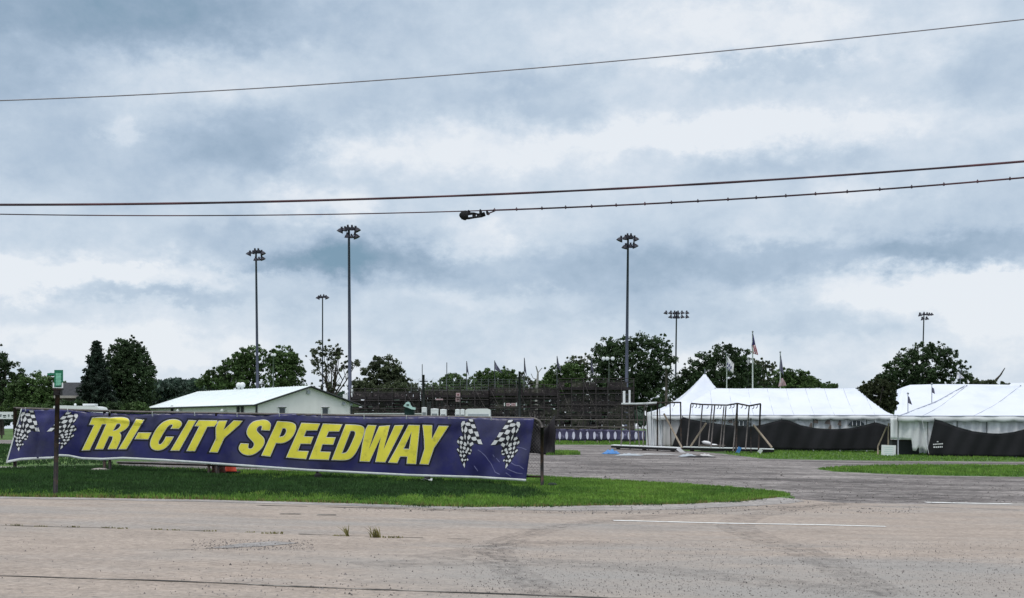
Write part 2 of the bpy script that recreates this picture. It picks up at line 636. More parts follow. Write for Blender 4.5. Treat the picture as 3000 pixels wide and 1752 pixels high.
def sheet(name, poly, m, h, kind='structure', jitter=0.0, step=None):
    """a flat sheet lying on the ground, outline in world x, y"""
    pts = [Vector((p[0], p[1], 0)) for p in poly]
    if step:
        out = []
        for a, b in zip(pts, pts[1:] + pts[:1]):
            n = max(1, int((b - a).length / step))
            n = min(n, 200)
            for i in range(n):
                p = a.lerp(b, i / n)
                if i:
                    p = p + Vector((random.uniform(-1, 1), random.uniform(-1, 1), 0)) * jitter * min(1.0, (b - a).length / 3)
                out.append(p)
        pts = out
    bm = bmesh.new()
    vs = [bm.verts.new(p) for p in pts]
    for t in tessellate_polygon([pts]):
        try:
            bm.faces.new([vs[i] for i in t])
        except ValueError:
            pass
    split_at_kinks(bm)
    for v in bm.verts:
        v.co.z = gz(v.co.x) + h
    bmesh.ops.recalc_face_normals(bm, faces=bm.faces[:])
    for f in bm.faces:
        if f.normal.z < 0:
            f.normal_flip()
    me = bpy.data.meshes.new(name)
    bm.to_mesh(me)
    bm.free()
    me.materials.append(m)
    o = bpy.data.objects.new(name, me)
    COL.objects.link(o)
    o['kind'] = kind
    o['_o'] = (0, 0, 0)
    return o


def gp(*pts):
    return [G(a, b) for a, b in pts]


# ---------------------------------------------------------------- ground, road, gravel
S = 5000
sheet('ground', [(-S, -S), (S, -S), (S, S), (-S, S)], M['grass'], 0.0)
# gravel yard behind the fence, reaching round the tip of the lawn to the road
gr_front = gp((2316, 1451), (2290, 1442), (2150, 1428), (1900, 1413), (1700, 1402), (1500, 1392), (1200, 1386), (900, 1382),
              (650, 1378), (480, 1372), (345, 1362))
gr_back = gp((340, 1352), (600, 1352), (1000, 1340), (1500, 1318), (1560, 1303), (1900, 1304), (1960, 1316), (2120, 1330),
             (2240, 1345), (2620, 1351), (3300, 1355))
gr_right = gp((3300, 1364), (2700, 1362), (2480, 1366), (2385, 1374), (2440, 1382), (2620, 1390), (2800, 1395), (3300, 1402),
              (3400, 1480))
gr_bottom = gp((3000, 1474), (2700, 1478), (2450, 1474), (2330, 1462))
sheet('gravel_yard', gr_front[::1] + gr_back + gr_right + gr_bottom, M['gravel'], .004, jitter=.10, step=.6)
# road
lawn_edge = gp((-900, 1449), (0, 1456), (300, 1460), (600, 1465), (1000, 1475), (1250, 1484), (1400, 1487), (1700, 1483),
               (2000, 1478), (2180, 1469), (2280, 1458), (2330, 1462), (2450, 1474), (2700, 1478), (3000, 1474), (3900, 1474))
road = [(-60, lawn_edge[0].y + 1.5)] + [(p.x, p.y) for p in lawn_edge] + [(60, lawn_edge[-1].y), (60, -6), (-60, -6)]
sheet('road', road, M['concrete'], .008, jitter=.07, step=.3)
pg = gp((700, 1596), (620, 1608), (420, 1618), (560, 1612), (760, 1604), (880, 1594), (800, 1588))
sheet('gravel_patch', [(p.x, p.y) for p in pg], M['apron'], .012, jitter=.08, step=.12)
# pale gravel verge along the lawn's left edge
sheet('verge', [(p.x, p.y) for p in gp((-300, 1366), (305, 1369), (300, 1376), (-300, 1373))], M['pale_gravel'], .005, jitter=.1, step=.5)
sheet('path', [(p.x, p.y) for p in gp((-600, 1289), (300, 1289), (300, 1300), (-600, 1300))], M['gravel'], .004)
# shoulder strip between lawn and road
sh = gp((-600, 1459), (0, 1462), (600, 1472), (1000, 1483), (1400, 1495), (1700, 1498), (2000, 1494), (2300, 1478), (2360, 1470),
        (2330, 1463), (2280, 1459), (2180, 1470), (2000, 1479), (1700, 1484), (1400, 1488), (1000, 1477), (600, 1467), (0, 1457), (-600, 1452))
sheet('road_shoulder', [(p.x, p.y) for p in sh], M['apron'], .012, jitter=.07, step=.3)


def strip(name, px, width, m, h, kind='structure', wob=0.0, step=.25, gaps=0.0):
    pts = gp(*px)
    out = []
    for a, b in zip(pts, pts[1:]):
        n = max(1, int((b - a).length / step))
        out += [a.lerp(b, i / n) for i in range(n)]
    out.append(pts[-1])
    mb = MB()
    prev = None
    for i, p in enumerate(out):
        w = width * (1 + random.uniform(-wob, wob)) / 2
        c = p.y + random.uniform(-1, 1) * wob * width * .6
        a = Vector((p.x, c - w, gz(p.x) + h))
        b = Vector((p.x, c + w, gz(p.x) + h))
        if prev is not None and random.random() > gaps:
            mb.add([prev[0], a, b, prev[1]], [(0, 1, 2, 3)])
        prev = (a, b)
    o = mb.build(name, m)
    tag(o, kind=kind)
    return o


strip('road_marking', [(1797, 1527), (2100, 1535), (2400, 1540), (2595, 1545)], .13, M['line'], .014, wob=.12)
strip('road_marking', [(2712, 1473.5), (2850, 1476), (2965, 1478)], .22, M['line'], .014, wob=.25)
strip('road_seam', [(-500, 1672), (0, 1690), (500, 1706), (1000, 1727), (1500, 1745), (2000, 1762)], .045, M['seam'], .013, wob=.5)
strip('road_seam', [(-400, 1535), (0, 1542), (400, 1551), (800, 1565), (1100, 1574), (1380, 1582)], .035, M['seam'], .013, wob=.6, gaps=.35)
strip('road_seam', [(820, 1508), (880, 1508.5)], .14, M['seam'], .013, wob=.5)
strip('road_seam', [(930, 1510), (985, 1510.5)], .14, M['seam'], .013, wob=.5)
strip('road_seam', [(700, 1481), (1100, 1490), (1450, 1500)], .07, M['seam'], .0135, wob=.6, gaps=.5)

# dirt dragged over the road by turning wheels
def px_at(p):
    return (p[0] / p[1] * F + 1500, HZ + (HC - gz(p[0])) / p[1] * F)


def track(pts, w, n=14):
    q = []
    P_ = [pts[0]] + pts + [pts[-1]]
    for i in range(1, len(P_) - 2):
        for k in range(n):
            t = k / n
            q.append(tuple(.5 * (2 * P_[i][j] + (P_[i + 1][j] - P_[i - 1][j]) * t + (2 * P_[i - 1][j] - 5 * P_[i][j] + 4 * P_[i + 1][j] - P_[i + 2][j]) * t * t
                                 + (3 * P_[i][j] - P_[i - 1][j] - 3 * P_[i + 1][j] + P_[i + 2][j]) * t ** 3) for j in (0, 1)))
    g = [G(*p) for p in q]
    mb = MB()
    rows = []
    for i, p in enumerate(g):
        d = (g[min(i + 1, len(g) - 1)] - g[max(0, i - 1)])
        nrm = Vector((-d.y, d.x, 0)).normalized()
        ww = w * random.uniform(.8, 1.2)
        a_, b_ = p + nrm * ww / 2, p - nrm * ww / 2
        rows.append((Vector((a_.x, a_.y, gz(a_.x) + .0125)), Vector((b_.x, b_.y, gz(b_.x) + .0125))))
    for r0, r1 in zip(rows, rows[1:]):
        mb.add([r0[0], r0[1], r1[1], r1[0]], [(0, 1, 2, 3)])
    tag(mb.build('tyre_track', M['track']), kind='structure')


for dx in (0, 26, 62):
    track([(1560 + dx * 1.6, 1752), (1490 + dx, 1690), (1430 + dx, 1640), (1425 + dx, 1605), (1490 + dx, 1575), (1640 + dx, 1540), (1900 + dx * 1.5, 1512), (2250 + dx, 1490), (2500 + dx, 1474)], .20)
for dx in (0, 34, 74):
    track([(2560 + dx * 1.4, 1752), (2420 + dx, 1670), (2290 + dx, 1610), (2180 + dx, 1575), (2120 + dx, 1545), (2150 + dx, 1518), (2300 + dx, 1492), (2450 + dx, 1472)], .18)
track([(1250, 1640), (1500, 1600), (1700, 1592), (1850, 1600)], .5)
track([(1050, 1660), (1350, 1650), (1700, 1655), (2100, 1690), (2600, 1752)], .6)
track([(1000, 1486), (1500, 1502), (1900, 1500), (2300, 1484), (2700, 1487), (3000, 1497)], .5)

for pts, w in (([(1450, 1372), (1800, 1380), (2200, 1400), (2600, 1425), (3100, 1432)], .9), ([(1500, 1350), (1900, 1362), (2300, 1382), (3000, 1412)], 1.2),
               ([(1900, 1395), (2250, 1418), (2500, 1440), (3000, 1452)], .5), ([(2350, 1455), (2600, 1462), (3000, 1466)], .7), ([(2300, 1436), (2600, 1448), (3000, 1460)], .5),
               ([(2380, 1410), (2700, 1420), (3000, 1421)], .5)):
    track(pts, w)

# loose stones on the road and yard
def stones(name, regions, label):
    mb = MB()
    for (x0, x1, y0, y1, n, r0, r1, clus) in regions:
        for _ in range(n):
            px = random.uniform(x0, x1)
            t = random.random() ** clus
            py = y0 + (y1 - y0) * t
            if py < interp([(1300, 1489), (1700, 1484), (2000, 1479), (2180, 1470), (2330, 1462)], px) and py > interp(
                    [(1500, 1388), (1900, 1409), (2150, 1424), (2290, 1440), (2320, 1462), (2322, 1500), (3000, 1500)], px):
                continue
            p = G(px, py)
            r = (r0 + (r1 - r0) * random.random() ** 2.2) * (1 if random.random() < .93 else 1.5)
            a = random.uniform(0, 3)
            vs = []
            for k in range(5):
                an = a + k * 1.2566
                rr = r * random.uniform(.7, 1.1)
                vs.append((p.x + math.cos(an) * rr, p.y + math.sin(an) * rr, p.z + .008))
            vs.append((p.x + r * .1, p.y, p.z + .012 + r * random.uniform(.7, 1.0)))
            mb.add(vs, [(k, (k + 1) % 5, 5) for k in range(5)])
    o = mb.build(name, M['stone'])
    return tag(o, label, 'gravel', kind='stuff')


stones('loose_gravel', [(1350, 3000, 1585, 1752, 5200, .002, .0085, .9), (500, 1500, 1620, 1752, 260, .005, .012, .7),
                        (0, 1400, 1540, 1752, 420, .002, .009, 1), (1500, 2700, 1485, 1508, 600, .004, .020, 1),
                        (1000, 1500, 1484, 1500, 200, .004, .017, 1), (560, 920, 1583, 1615, 500, .004, .011, 1),
                        (1600, 3000, 1400, 1476, 1500, .008, .028, 1), (1200, 2300, 1335, 1400, 900, .012, .040, 1)],
       'small dark stones scattered over the pale road and yard')


# ---------------------------------------------------------------- grass blades on the lawn
def in_poly(poly):
    xs = np.array([p[0] for p in poly])
    ys = np.array([p[1] for p in poly])

    def test(X, Y):
        ins = np.zeros(len(X), bool)
        j = len(xs) - 1
        for i in range(len(xs)):
            c = ((ys[i] > Y) != (ys[j] > Y)) & (X < (xs[j] - xs[i]) * (Y - ys[i]) / (ys[j] - ys[i] + 1e-12) + xs[i])
            ins ^= c
            j = i
        return ins
    return test


gzv = np.vectorize(gz)


def blades(name, poly, n, h0, h1, w, m, label, mask=None, tips=3):
    poly = [(p[0], p[1]) for p in poly]
    xs = [p[0] for p in poly]
    ys = [p[1] for p in poly]
    X = rng.uniform(min(xs), max(xs), n)
    Y = rng.uniform(min(ys), max(ys), n)
    k = in_poly(poly)(X, Y)
    X, Y = X[k], Y[k]
    if mask is not None:
        k = mask(X, Y)
        X, Y = X[k], Y[k]
    X = np.repeat(X, tips)
    Y = np.repeat(Y, tips)
    nn = len(X)
    X = X + rng.normal(0, .02, nn)
    Y = Y + rng.normal(0, .02, nn)
    Z = gzv(X)
    a = rng.uniform(0, math.pi, nn)
    cl = .5 + .5 * np.sin(X * 2.3 + np.sin(Y * 1.7) * 2) * np.sin(Y * 3.1 + X)
    H = rng.uniform(h0, h1, nn) * (.7 + .5 * cl)
    dx, dy = np.cos(a) * w, np.sin(a) * w
    lx, ly = rng.normal(0, .35, nn) * H, rng.normal(0, .35, nn) * H
    V = np.empty((nn, 3, 3))
    V[:, 0] = np.stack([X - dx, Y - dy, Z], 1)
    V[:, 1] = np.stack([X + dx, Y + dy, Z], 1)
    V[:, 2] = np.stack([X + lx, Y + ly, Z + H], 1)
    me = bpy.data.meshes.new(name)
    me.vertices.add(nn * 3)
    me.vertices.foreach_set('co', V.reshape(-1))
    me.loops.add(nn * 3)
    me.loops.foreach_set('vertex_index', np.arange(nn * 3))
    me.polygons.add(nn)
    me.polygons.foreach_set('loop_start', np.arange(nn) * 3)
    me.polygons.foreach_set('loop_total', np.full(nn, 3))
    me.update()
    me.validate()
    me.materials.append(m)
    o = bpy.data.objects.new(name, me)
    COL.objects.link(o)
    o['_o'] = (0, 0, 0)
    return tag(o, label, 'grass', kind='stuff')


lawn = lawn_edge[:10] + lawn_edge[10:11] + gp((2316, 1451), (2290, 1442), (2150, 1428), (1900, 1413), (1700, 1402), (1500, 1392),
                                               (1200, 1386), (900, 1382), (650, 1378), (480, 1372), (345, 1366), (0, 1373), (-600, 1371))


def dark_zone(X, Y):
    """zone of darker, slightly taller blades on the left two thirds of the lawn"""
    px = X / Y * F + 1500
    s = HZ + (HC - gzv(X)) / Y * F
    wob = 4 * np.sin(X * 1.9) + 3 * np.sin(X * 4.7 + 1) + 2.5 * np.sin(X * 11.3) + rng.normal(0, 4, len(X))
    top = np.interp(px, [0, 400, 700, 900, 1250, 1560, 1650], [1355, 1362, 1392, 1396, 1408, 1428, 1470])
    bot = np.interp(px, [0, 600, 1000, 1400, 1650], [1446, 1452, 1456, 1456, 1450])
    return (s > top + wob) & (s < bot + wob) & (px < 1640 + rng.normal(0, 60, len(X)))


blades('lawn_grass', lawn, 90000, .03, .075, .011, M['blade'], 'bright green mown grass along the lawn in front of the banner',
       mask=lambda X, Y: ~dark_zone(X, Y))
blades('lawn_grass', lawn, 90000, .04, .09, .012, M['blade_dark'], 'dark green grass in the middle of the lawn below the banner',
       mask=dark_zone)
far_lawn = gp((2395, 1374), (2480, 1367), (2700, 1363), (3300, 1365), (3300, 1401), (2800, 1394), (2620, 1389), (2440, 1381))
blades('lawn_grass', far_lawn, 26000, .05, .12, .02, M['blade'], 'narrow tongue of green grass between the gravel tracks on the right', tips=2)
tent_lawn = gp((2130, 1332), (2240, 1343), (2620, 1350), (3300, 1354), (3300, 1322), (2130, 1319))
blades('lawn_grass', tent_lawn, 26000, .06, .14, .025, M['blade'], 'green grass in front of the black screens of the tents', tips=2)
band = gp((1628, 1291), (1905, 1291), (1905, 1303), (1628, 1302))
blades('lawn_grass', band, 7000, .08, .2, .03, M['blade'], 'strip of grass below the purple and white fence banner', tips=2)
left_lawn = gp((-100, 1303), (300, 1303), (330, 1360), (-100, 1364))
blades('lawn_grass', left_lawn, 22000, .04, .12, .02, M['blade_dark'], 'dark green grass behind the left end of the banner fence', tips=2)
# ragged straw-coloured edge of the lawn
edge_pts = [p for p in lawn_edge[:11]]
edge_poly = [(p.x, p.y - .10) for p in edge_pts] + [(p.x, p.y + .16) for p in reversed(edge_pts)]
blades('lawn_grass', edge_poly, 30000, .03, .08, .010, M['straw'], 'dry yellowish grass fringe where the lawn meets the road', tips=2)


fr = lawn_edge[2:11] + [lawn_edge[10]]
fringe = [(p.x, p.y - .42) for p in lawn_edge[4:12]] + [(p.x, p.y + .05) for p in reversed(lawn_edge[4:12])]
blades('lawn_grass', fringe, 14000, .015, .06, .010, M['blade_dark'], 'sparse grass creeping from the lawn onto the road edge',
       mask=lambda X, Y: (np.sin(X * 3.3) + np.sin(X * 7.9 + 1) + rng.normal(0, .6, len(X))) > .5)


def tuft(name, px, py, n, h, spread, m, label, lean=0.0, group=None):
    p = G(px, py)
    mb = MB()
    for _ in range(n):
        a = random.uniform(0, 6.28)
        r = spread * random.random()
        b = Vector((p.x + math.cos(a) * r, p.y + math.sin(a) * r * .3, p.z + .008))
        hh = h * random.uniform(.4, 1)
        t = b + Vector((random.gauss(lean, .35) * hh, random.gauss(0, .3) * hh, hh))
        mid = b.lerp(t, .55) + Vector((0, 0, hh * .12))
        w = .0055
        s = Vector((math.cos(a) * w, math.sin(a) * w, 0))
        mb.add([b - s, b + s, mid + s * .8, mid - s * .8, t], [(0, 1, 2, 3), (3, 2, 4)])
    o = mb.build(name, m, loc=p)
    return tag(o, label, 'weed', group)


tuft('weed', 1018, 1573, 18, .15, .025, M['straw'], 'tall thin weed growing from the road seam, left of the pair', -.3)
tuft('weed', 1100, 1577, 44, .14, .06, M['straw'], 'bushier tall weed growing from the road seam, right of the pair', -.3)
wl = ['second', 'third', 'fourth', 'fifth', 'sixth', 'seventh', 'eighth', 'ninth', 'tenth', 'eleventh', 'twelfth']
spots = [(42, 1542, 1.2), (120, 1545, 1), (220, 1547, 1.1), (308, 1549, 1), (352, 1551, 1.2), (455, 1554, 1), (512, 1556, 1.1),
         (612, 1559, 1), (735, 1562, .8), (800, 1566, 1.5), (995, 1572, 1), (1150, 1578, 1.4)]
for i, (a, b, s) in enumerate(spots):
    lb = 'leftmost low weed tuft in the road seam' if i == 0 else '%s low weed tuft from the left along the road seam' % wl[i - 1]
    tuft('weed', a, b, int(26 * s), .022 * s, .09 * s, M['straw'], lb, group='low weeds in the road seam')


# ---------------------------------------------------------------- the fence with its banner
FA, FB = Vector((-12.40, 32.3, 0)), Vector((.70, 29.5, 0))


def fence_depth(px):
    """depth of the fence line under a column of the photograph"""
    k = (px - 1500) / F
    d = FB - FA
    t = (k * FA.y - FA.x) / (d.x - k * d.y)
    return FA.y + d.y * t


rail_y = [(40, 1196), (400, 1207), (900, 1215), (1560, 1226), (1590, 1236)]
frame = thing('chain_link_fence', ground_at(800, fence_depth(800)),
              'low dark metal fence across the lawn carrying the blue banner', 'fence')


def FP(px, py, off=0.0):
    return P(px, py, fence_depth(px) - off)


mb = MB()
mb.tube([FP(x, interp(rail_y, x)) for x in range(40, 1541, 60)] + [FP(1556, 1226), FP(1570, 1228), FP(1580, 1234), FP(1586, 1244), FP(1588, 1256)],
        .030, 8)
mb.build('top_rail', M['rail'], frame, True)
mb = MB()
mb.tube([FP(345, 1356), FP(640, 1364), FP(1000, 1378), FP(1586, 1397)], .022, 8)
mb.build('bottom_rail', M['dark_steel'], frame, True)
for px, w, top in ((44, .062, 1194), (306, .05, 1205), (322, .05, 1205), (612, .045, 1210), (636, .07, 1210), (930, .045, 1216),
                   (1250, .045, 1221)):
    g0 = G(px, 1372) if px < 300 else ground_at(px, fence_depth(px))
    t = FP(px, top)
    g0 = Vector((t.x, t.y, gz(t.x)))
    MB().tube([g0 - Vector((0, 0, .05)), t], w / 1.3, 8).build('post', M['dark_steel'], frame, True)
t = FP(1588, 1252)
MB().tube([Vector((t.x, t.y, gz(t.x) - .05)), t], .040, 10).build('post', M['dark_steel'], frame, True)
t = FP(1566, 1226)
MB().tube([t, t + Vector((.01, 0, .08)), t + Vector((-.03, 0, .14))], .014, 6).build('hook', M['rail'], frame, True)
t = FP(1558, 1226)
MB().tube([t, t + Vector((-.05, 0, .07)), t + Vector((-.07, 0, .16))], .012, 6).build('hook', M['rail'], frame, True)
mb = MB()
px = 40.0
# chain link: crossing wires between the rails
L_f = (FB - FA).length
dirv = (FB - FA).normalized()


def fence_pt(s, v):
    p = FA + dirv * s
    k = p.x / p.y * F + 1500
    zt = HC - (interp(rail_y, k) - HZ) / F * p.y
    zb = gz(p.x) + .14
    return Vector((p.x, p.y + .02, zb + (zt - zb) * v))


hgt = 1.25
s = -hgt
while s < L_f:
    for sgn in (1, -1):
        a0, a1 = s, s + hgt
        v0, v1 = (0, 1) if sgn > 0 else (1, 0)
        c0, c1 = max(a0, 0), min(a1, L_f)
        if c1 - c0 > .02:
            f0, f1 = (c0 - a0) / hgt, (c1 - a0) / hgt
            mb.tube([fence_pt(c0, v0 + (v1 - v0) * f0), fence_pt(c1, v0 + (v1 - v0) * f1)], .0017, 3, cap=False)
    s += .075
mb.build('wire_mesh', M['rail'], frame)
for px, py in ((292, 1357), (930, 1392), (1252, 1403)):
    g0 = ground_at(px, fence_depth(px) - .25)
    if px == 292:
        MB().lathe([(.001, 0), (.20, .01), (.22, .04), (.12, .07), (.001, .08)], 12, Matrix.Translation(g0) @ Matrix.Diagonal((1.1, .7, 1, 1))).build(
            'footing', M['pale_concrete'], frame, True)

banner = thing('banner', FP(800, 1300), 'long navy blue banner with yellow race track lettering and checkered flags', 'banner')
top_y = [(40, 1197), (62, 1197), (100, 1201), (160, 1199), (215, 1203), (300, 1210), (420, 1214), (520, 1211), (640, 1213), (770, 1217),
         (860, 1211), (950, 1218), (1100, 1222), (1240, 1220), (1330, 1221), (1450, 1225), (1565, 1226)]
bot_y = [(15, 1356), (30, 1353), (60, 1347), (100, 1345), (155, 1343), (172, 1336), (200, 1337), (240, 1345), (300, 1347), (360, 1344), (480, 1350),
         (600, 1358), (700, 1365), (900, 1379), (1200, 1394), (1400, 1400), (1545, 1409)]


def wave(px, py):
    """folds of the cloth, towards the camera"""
    tx = px / 1500 * 6.283
    v = (py - 1215) / 160
    top = max(0, 1 - v * 3.0)
    lead = -.06 * math.exp(-max(0, v) * 9)
    w = .018 * math.sin(tx * 3 + v * 1.3) + .010 * math.sin(tx * 7.3 + v * 3 + 1) + .006 * math.sin(tx * 17 - v * 5)
    w += top * (.030 * abs(math.sin(tx * 2.0 + .4)) + .012 * math.sin(tx * 11 + v * 16))
    lo = max(0, v - .55)
    w += lo * .04 * math.sin(tx * 4.1 + .7)
    w += top * .016 * math.cos((px - 75) / 124 * 6.283) + top * .008 * math.sin((px - 75) / 31 * 6.283 + v * 9)
    w += lead
    if px > 1380:
        w += .016 * math.sin((px - 1380) * .045 + v * 9) * min(1, (px - 1380) / 60)
    if px < 110:
        w += .02 * math.sin((px - 110) * .06 + v * 6)
    if 230 < px < 420:
        w += .03 * math.exp(-((v * 160 - (px - 230) * .12) / 7) ** 2)
    return w


def SP(px, py, lift=0.0):
    return FP(px, py, .075 + wave(px, py) + lift)


def banner_xy(u, v):
    xl = 62 + (18 - 62) * (v ** 1.1)
    xr = 1565 + (1541 - 1565) * v
    x = xl + (xr - xl) * u
    return x, interp(top_y, x) + (interp(bot_y, x) - interp(top_y, x)) * v


MB().grid(lambda u, v: SP(*banner_xy(u, v)), 300, 26).build('cloth', M['navy'], banner, True, solid=.004)


def hem_fn(u, v):
    x, y = banner_xy(u, 1.0)
    return SP(x, y - 5.5 + 7.0 * v, .004)


MB().grid(hem_fn, 300, 1).build('hem', M['hem'], banner, True, solid=.003)
MB().grid(lambda u, v: SP(banner_xy(0, v)[0] - 1 + 4 * u, banner_xy(0, v)[1], .004), 1, 10).build('hem', M['hem'], banner, True, solid=.003)


def offset_poly(poly, d):
    n = len(poly)
    area = sum(poly[i][0] * poly[(i + 1) % n][1] - poly[(i + 1) % n][0] * poly[i][1] for i in range(n))
    sg = 1 if area > 0 else -1
    out = []
    for i in range(n):
        p0, p1, p2 = Vector(poly[i - 1]), Vector(poly[i]), Vector(poly[(i + 1) % n])
        a, b = (p1 - p0), (p2 - p1)
        if a.length < 1e-6 or b.length < 1e-6:
            out.append(tuple(p1))
            continue
        a.normalize()
        b.normalize()
        n1, n2 = Vector((a.y, -a.x)) * sg, Vector((b.y, -b.x)) * sg
        m = n1 + n2
        if m.length < 1e-3:
            m = n1
        m.normalize()
        k = min(1 / max(m.dot(n1), .35), 1.9)
        q = p1 + m * d * k
        out.append((q.x, q.y))
    return out


def decal(mb, loops, lift):
    """flat figure in banner coordinates, cut finely and laid on the cloth"""
    pts = [Vector((x, y, 0)) for lp in loops for x, y in lp]
    tris = tessellate_polygon([[Vector((x, y, 0)) for x, y in lp] for lp in loops])
    bm = bmesh.new()
    vs = [bm.verts.new(p) for p in pts]
    for t in tris:
        try:
            bm.faces.new([vs[i] for i in t])
        except ValueError:
            pass
    xs = [p.x for p in pts]
    ys = [p.y for p in pts]
    x = math.floor(min(xs) / 5) * 5 + 5
    while x < max(xs):
        bmesh.ops.bisect_plane(bm, geom=bm.verts[:] + bm.edges[:] + bm.faces[:], plane_co=(x, 0, 0), plane_no=(1, 0, 0))
        x += 5
    y = math.floor(min(ys) / 8) * 8 + 8
    while y < max(ys):
        bmesh.ops.bisect_plane(bm, geom=bm.verts[:] + bm.edges[:] + bm.faces[:], plane_co=(0, y, 0), plane_no=(0, 1, 0))
        y += 8
    bm.verts.ensure_lookup_table()
    bm.verts.index_update()
    mb.add([SP(v.co.x, v.co.y, lift) for v in bm.verts], [tuple(v.index for v in f.verts) for f in bm.faces])
    bm.free()


def c3(pts):
    return [(220 + x / 4.667, 1210 + y / 4.667) for x, y in pts]


def c4(pts):
    return [(740 + x / 4.2, 1210 + y / 4.2) for x, y in pts]


def smooth_loop(p, it=2):
    for _ in range(it):
        q = []
        for i in range(len(p)):
            a, b = p[i], p[(i + 1) % len(p)]
            q.append((a[0] * .75 + b[0] * .25, a[1] * .75 + b[1] * .25))
            q.append((a[0] * .25 + b[0] * .75, a[1] * .25 + b[1] * .75))
        p = q
    return p


def rnd(p, idx, it=2):
    """round only the chosen corners"""
    out = []
    n = len(p)
    for i in range(n):
        if i in idx:
            a, b, c = p[i - 1], p[i], p[(i + 1) % n]
            for t in (0, .25, .5, .75, 1):
                s, e = (b[0] * .55 + a[0] * .45, b[1] * .55 + a[1] * .45), (b[0] * .55 + c[0] * .45, b[1] * .55 + c[1] * .45)
                out.append(((1 - t) ** 2 * s[0] + 2 * t * (1 - t) * b[0] + t * t * e[0], (1 - t) ** 2 * s[1] + 2 * t * (1 - t) * b[1] + t * t * e[1]))
        else:
            out.append(p[i])
    return out


letters = {
    'T': [c3([(232, 62), (330, 56), (455, 60), (468, 72), (452, 155), (372, 157), (200, 511), (88, 513), (256, 167), (190, 162)])],
    'R': [c3(rnd([(462, 64), (560, 54), (655, 52), (730, 72), (750, 120), (738, 175), (690, 228), (612, 270), (634, 300), (625, 375), (568, 495),
                  (443, 496), (508, 358), (512, 322), (466, 320), (385, 497), (270, 498)], {2, 3, 4, 5, 6, 8, 9})),
          c3(rnd([(572, 152), (612, 146), (620, 175), (580, 222), (524, 240)], {1, 2, 3}))],
    'I': [c3([(835, 80), (950, 92), (905, 160), (702, 496), (590, 497)])],
    '-': [c3([(862, 265), (1047, 266), (1000, 362), (813, 358)])],
    'C': [c3(rnd([(1200, 118), (1290, 85), (1375, 82), (1435, 100), (1468, 140), (1450, 185), (1415, 219), (1303, 215), (1340, 160), (1295, 162),
                  (1245, 215), (1148, 385), (1142, 425), (1172, 428), (1215, 372), (1240, 320), (1352, 322), (1292, 430), (1215, 500), (1120, 519),
                  (1050, 495), (1017, 435), (1035, 350), (1110, 205)], {0, 1, 2, 3, 4, 5, 8, 9, 10, 12, 13, 14, 17, 18, 19, 20, 21, 22, 23}))],
    'I ': [c3([(1550, 94), (1662, 100), (1640, 135), (1425, 516), (1302, 515)])],
    'T ': [c3([(1688, 96), (1945, 100), (1950, 132), (1905, 186), (1810, 190), (1640, 523), (1520, 521), (1692, 184), (1632, 180)])],
    'Y': [c3([(1962, 104), (2082, 103), (2034, 228), (2168, 100), (2292, 106), (2250, 162), (2040, 345), (1950, 542), (1832, 536), (1922, 350), (1920, 200)])],
    'S': [rnd([(754, 1231), (771, 1228.6), (785, 1231), (794, 1241), (794, 1250), (790.5, 1262), (765, 1260.5), (768, 1249), (762.6, 1247.5), (754, 1253),
               (752, 1261), (759, 1269.5), (773, 1281), (777, 1294), (771, 1309), (757, 1324), (741, 1333), (728, 1335), (713, 1332), (701, 1322),
               (698, 1311), (705, 1298), (729, 1299.6), (727, 1311), (731, 1314.6), (738.6, 1313), (744, 1304), (743, 1297), (730, 1284), (722, 1273),
               (722.5, 1259), (731, 1243), (742, 1234)], set(range(33)) - {5, 6, 21, 22})],
    'P': [c4(rnd([(303, 98), (480, 108), (532, 140), (540, 190), (512, 270), (450, 342), (370, 376), (290, 372), (218, 537), (105, 525)], {1, 2, 3, 4, 5, 6})),
          c4(rnd([(372, 190), (410, 192), (413, 230), (385, 282), (332, 292)], {1, 2, 3}))],
    'E': [c4([(600, 119), (832, 129), (795, 216), (663, 218), (636, 286), (752, 290), (716, 383), (592, 380), (562, 463), (692, 468), (660, 569), (410, 549)])],
    'E ': [c4([(865, 128), (1107, 138), (1066, 229), (938, 229), (910, 296), (1025, 298), (992, 392), (862, 388), (836, 472), (965, 478), (938, 579), (692, 571)])],
    'D': [c4(rnd([(1143, 138), (1310, 144), (1368, 165), (1384, 212), (1362, 300), (1282, 480), (1222, 556), (1150, 586), (969, 579)], {1, 2, 3, 4, 5, 6, 7})),
          c4(rnd([(1208, 225), (1246, 221), (1264, 245), (1250, 292), (1182, 440), (1150, 486), (1103, 493)], {1, 2, 3, 4, 5}))],
    'W': [c4([(1418, 145), (1526, 150), (1432, 447), (1556, 160), (1692, 150), (1614, 445), (1748, 150), (1862, 147), (1845, 190), (1632, 609), (1508, 603),
              (1577, 303), (1440, 601), (1316, 596), (1350, 370), (1388, 200)])],
    'A': [c4([(1917, 144), (2060, 148), (2042, 340), (2013, 631), (1894, 626), (1901, 540), (1818, 538), (1780, 618), (1666, 611), (1760, 445)]),
          c4([(1954, 240), (1924, 440), (1863, 438)])],
    'Y ': [c4([(2090, 144), (2213, 148), (2207, 317), (2288, 155), (2415, 158), (2375, 222), (2235, 430), (2165, 636), (2053, 630), (2112, 440), (2108, 320)])],
}
for ch, loops in letters.items():
    b = MB()
    decal(b, [offset_poly(loops[0], 5.0)], .006)
    border_o = b.build('letter_black_outline', M['print_black'], banner)  # printed black border round the letter
    w = MB()
    decal(w, [loops[0]] + loops[1:], .011)
    y = MB()
    ins = [offset_poly(loops[0], -1.5)] + [offset_poly(h, 1.6) for h in loops[1:]]
    decal(y, ins, .016)
    lo = y.build('letter', M['yellow'], banner)
    wo = w.build('outline', M['print_white'], lo)
    border_o.parent = lo
    border_o.name = 'border'

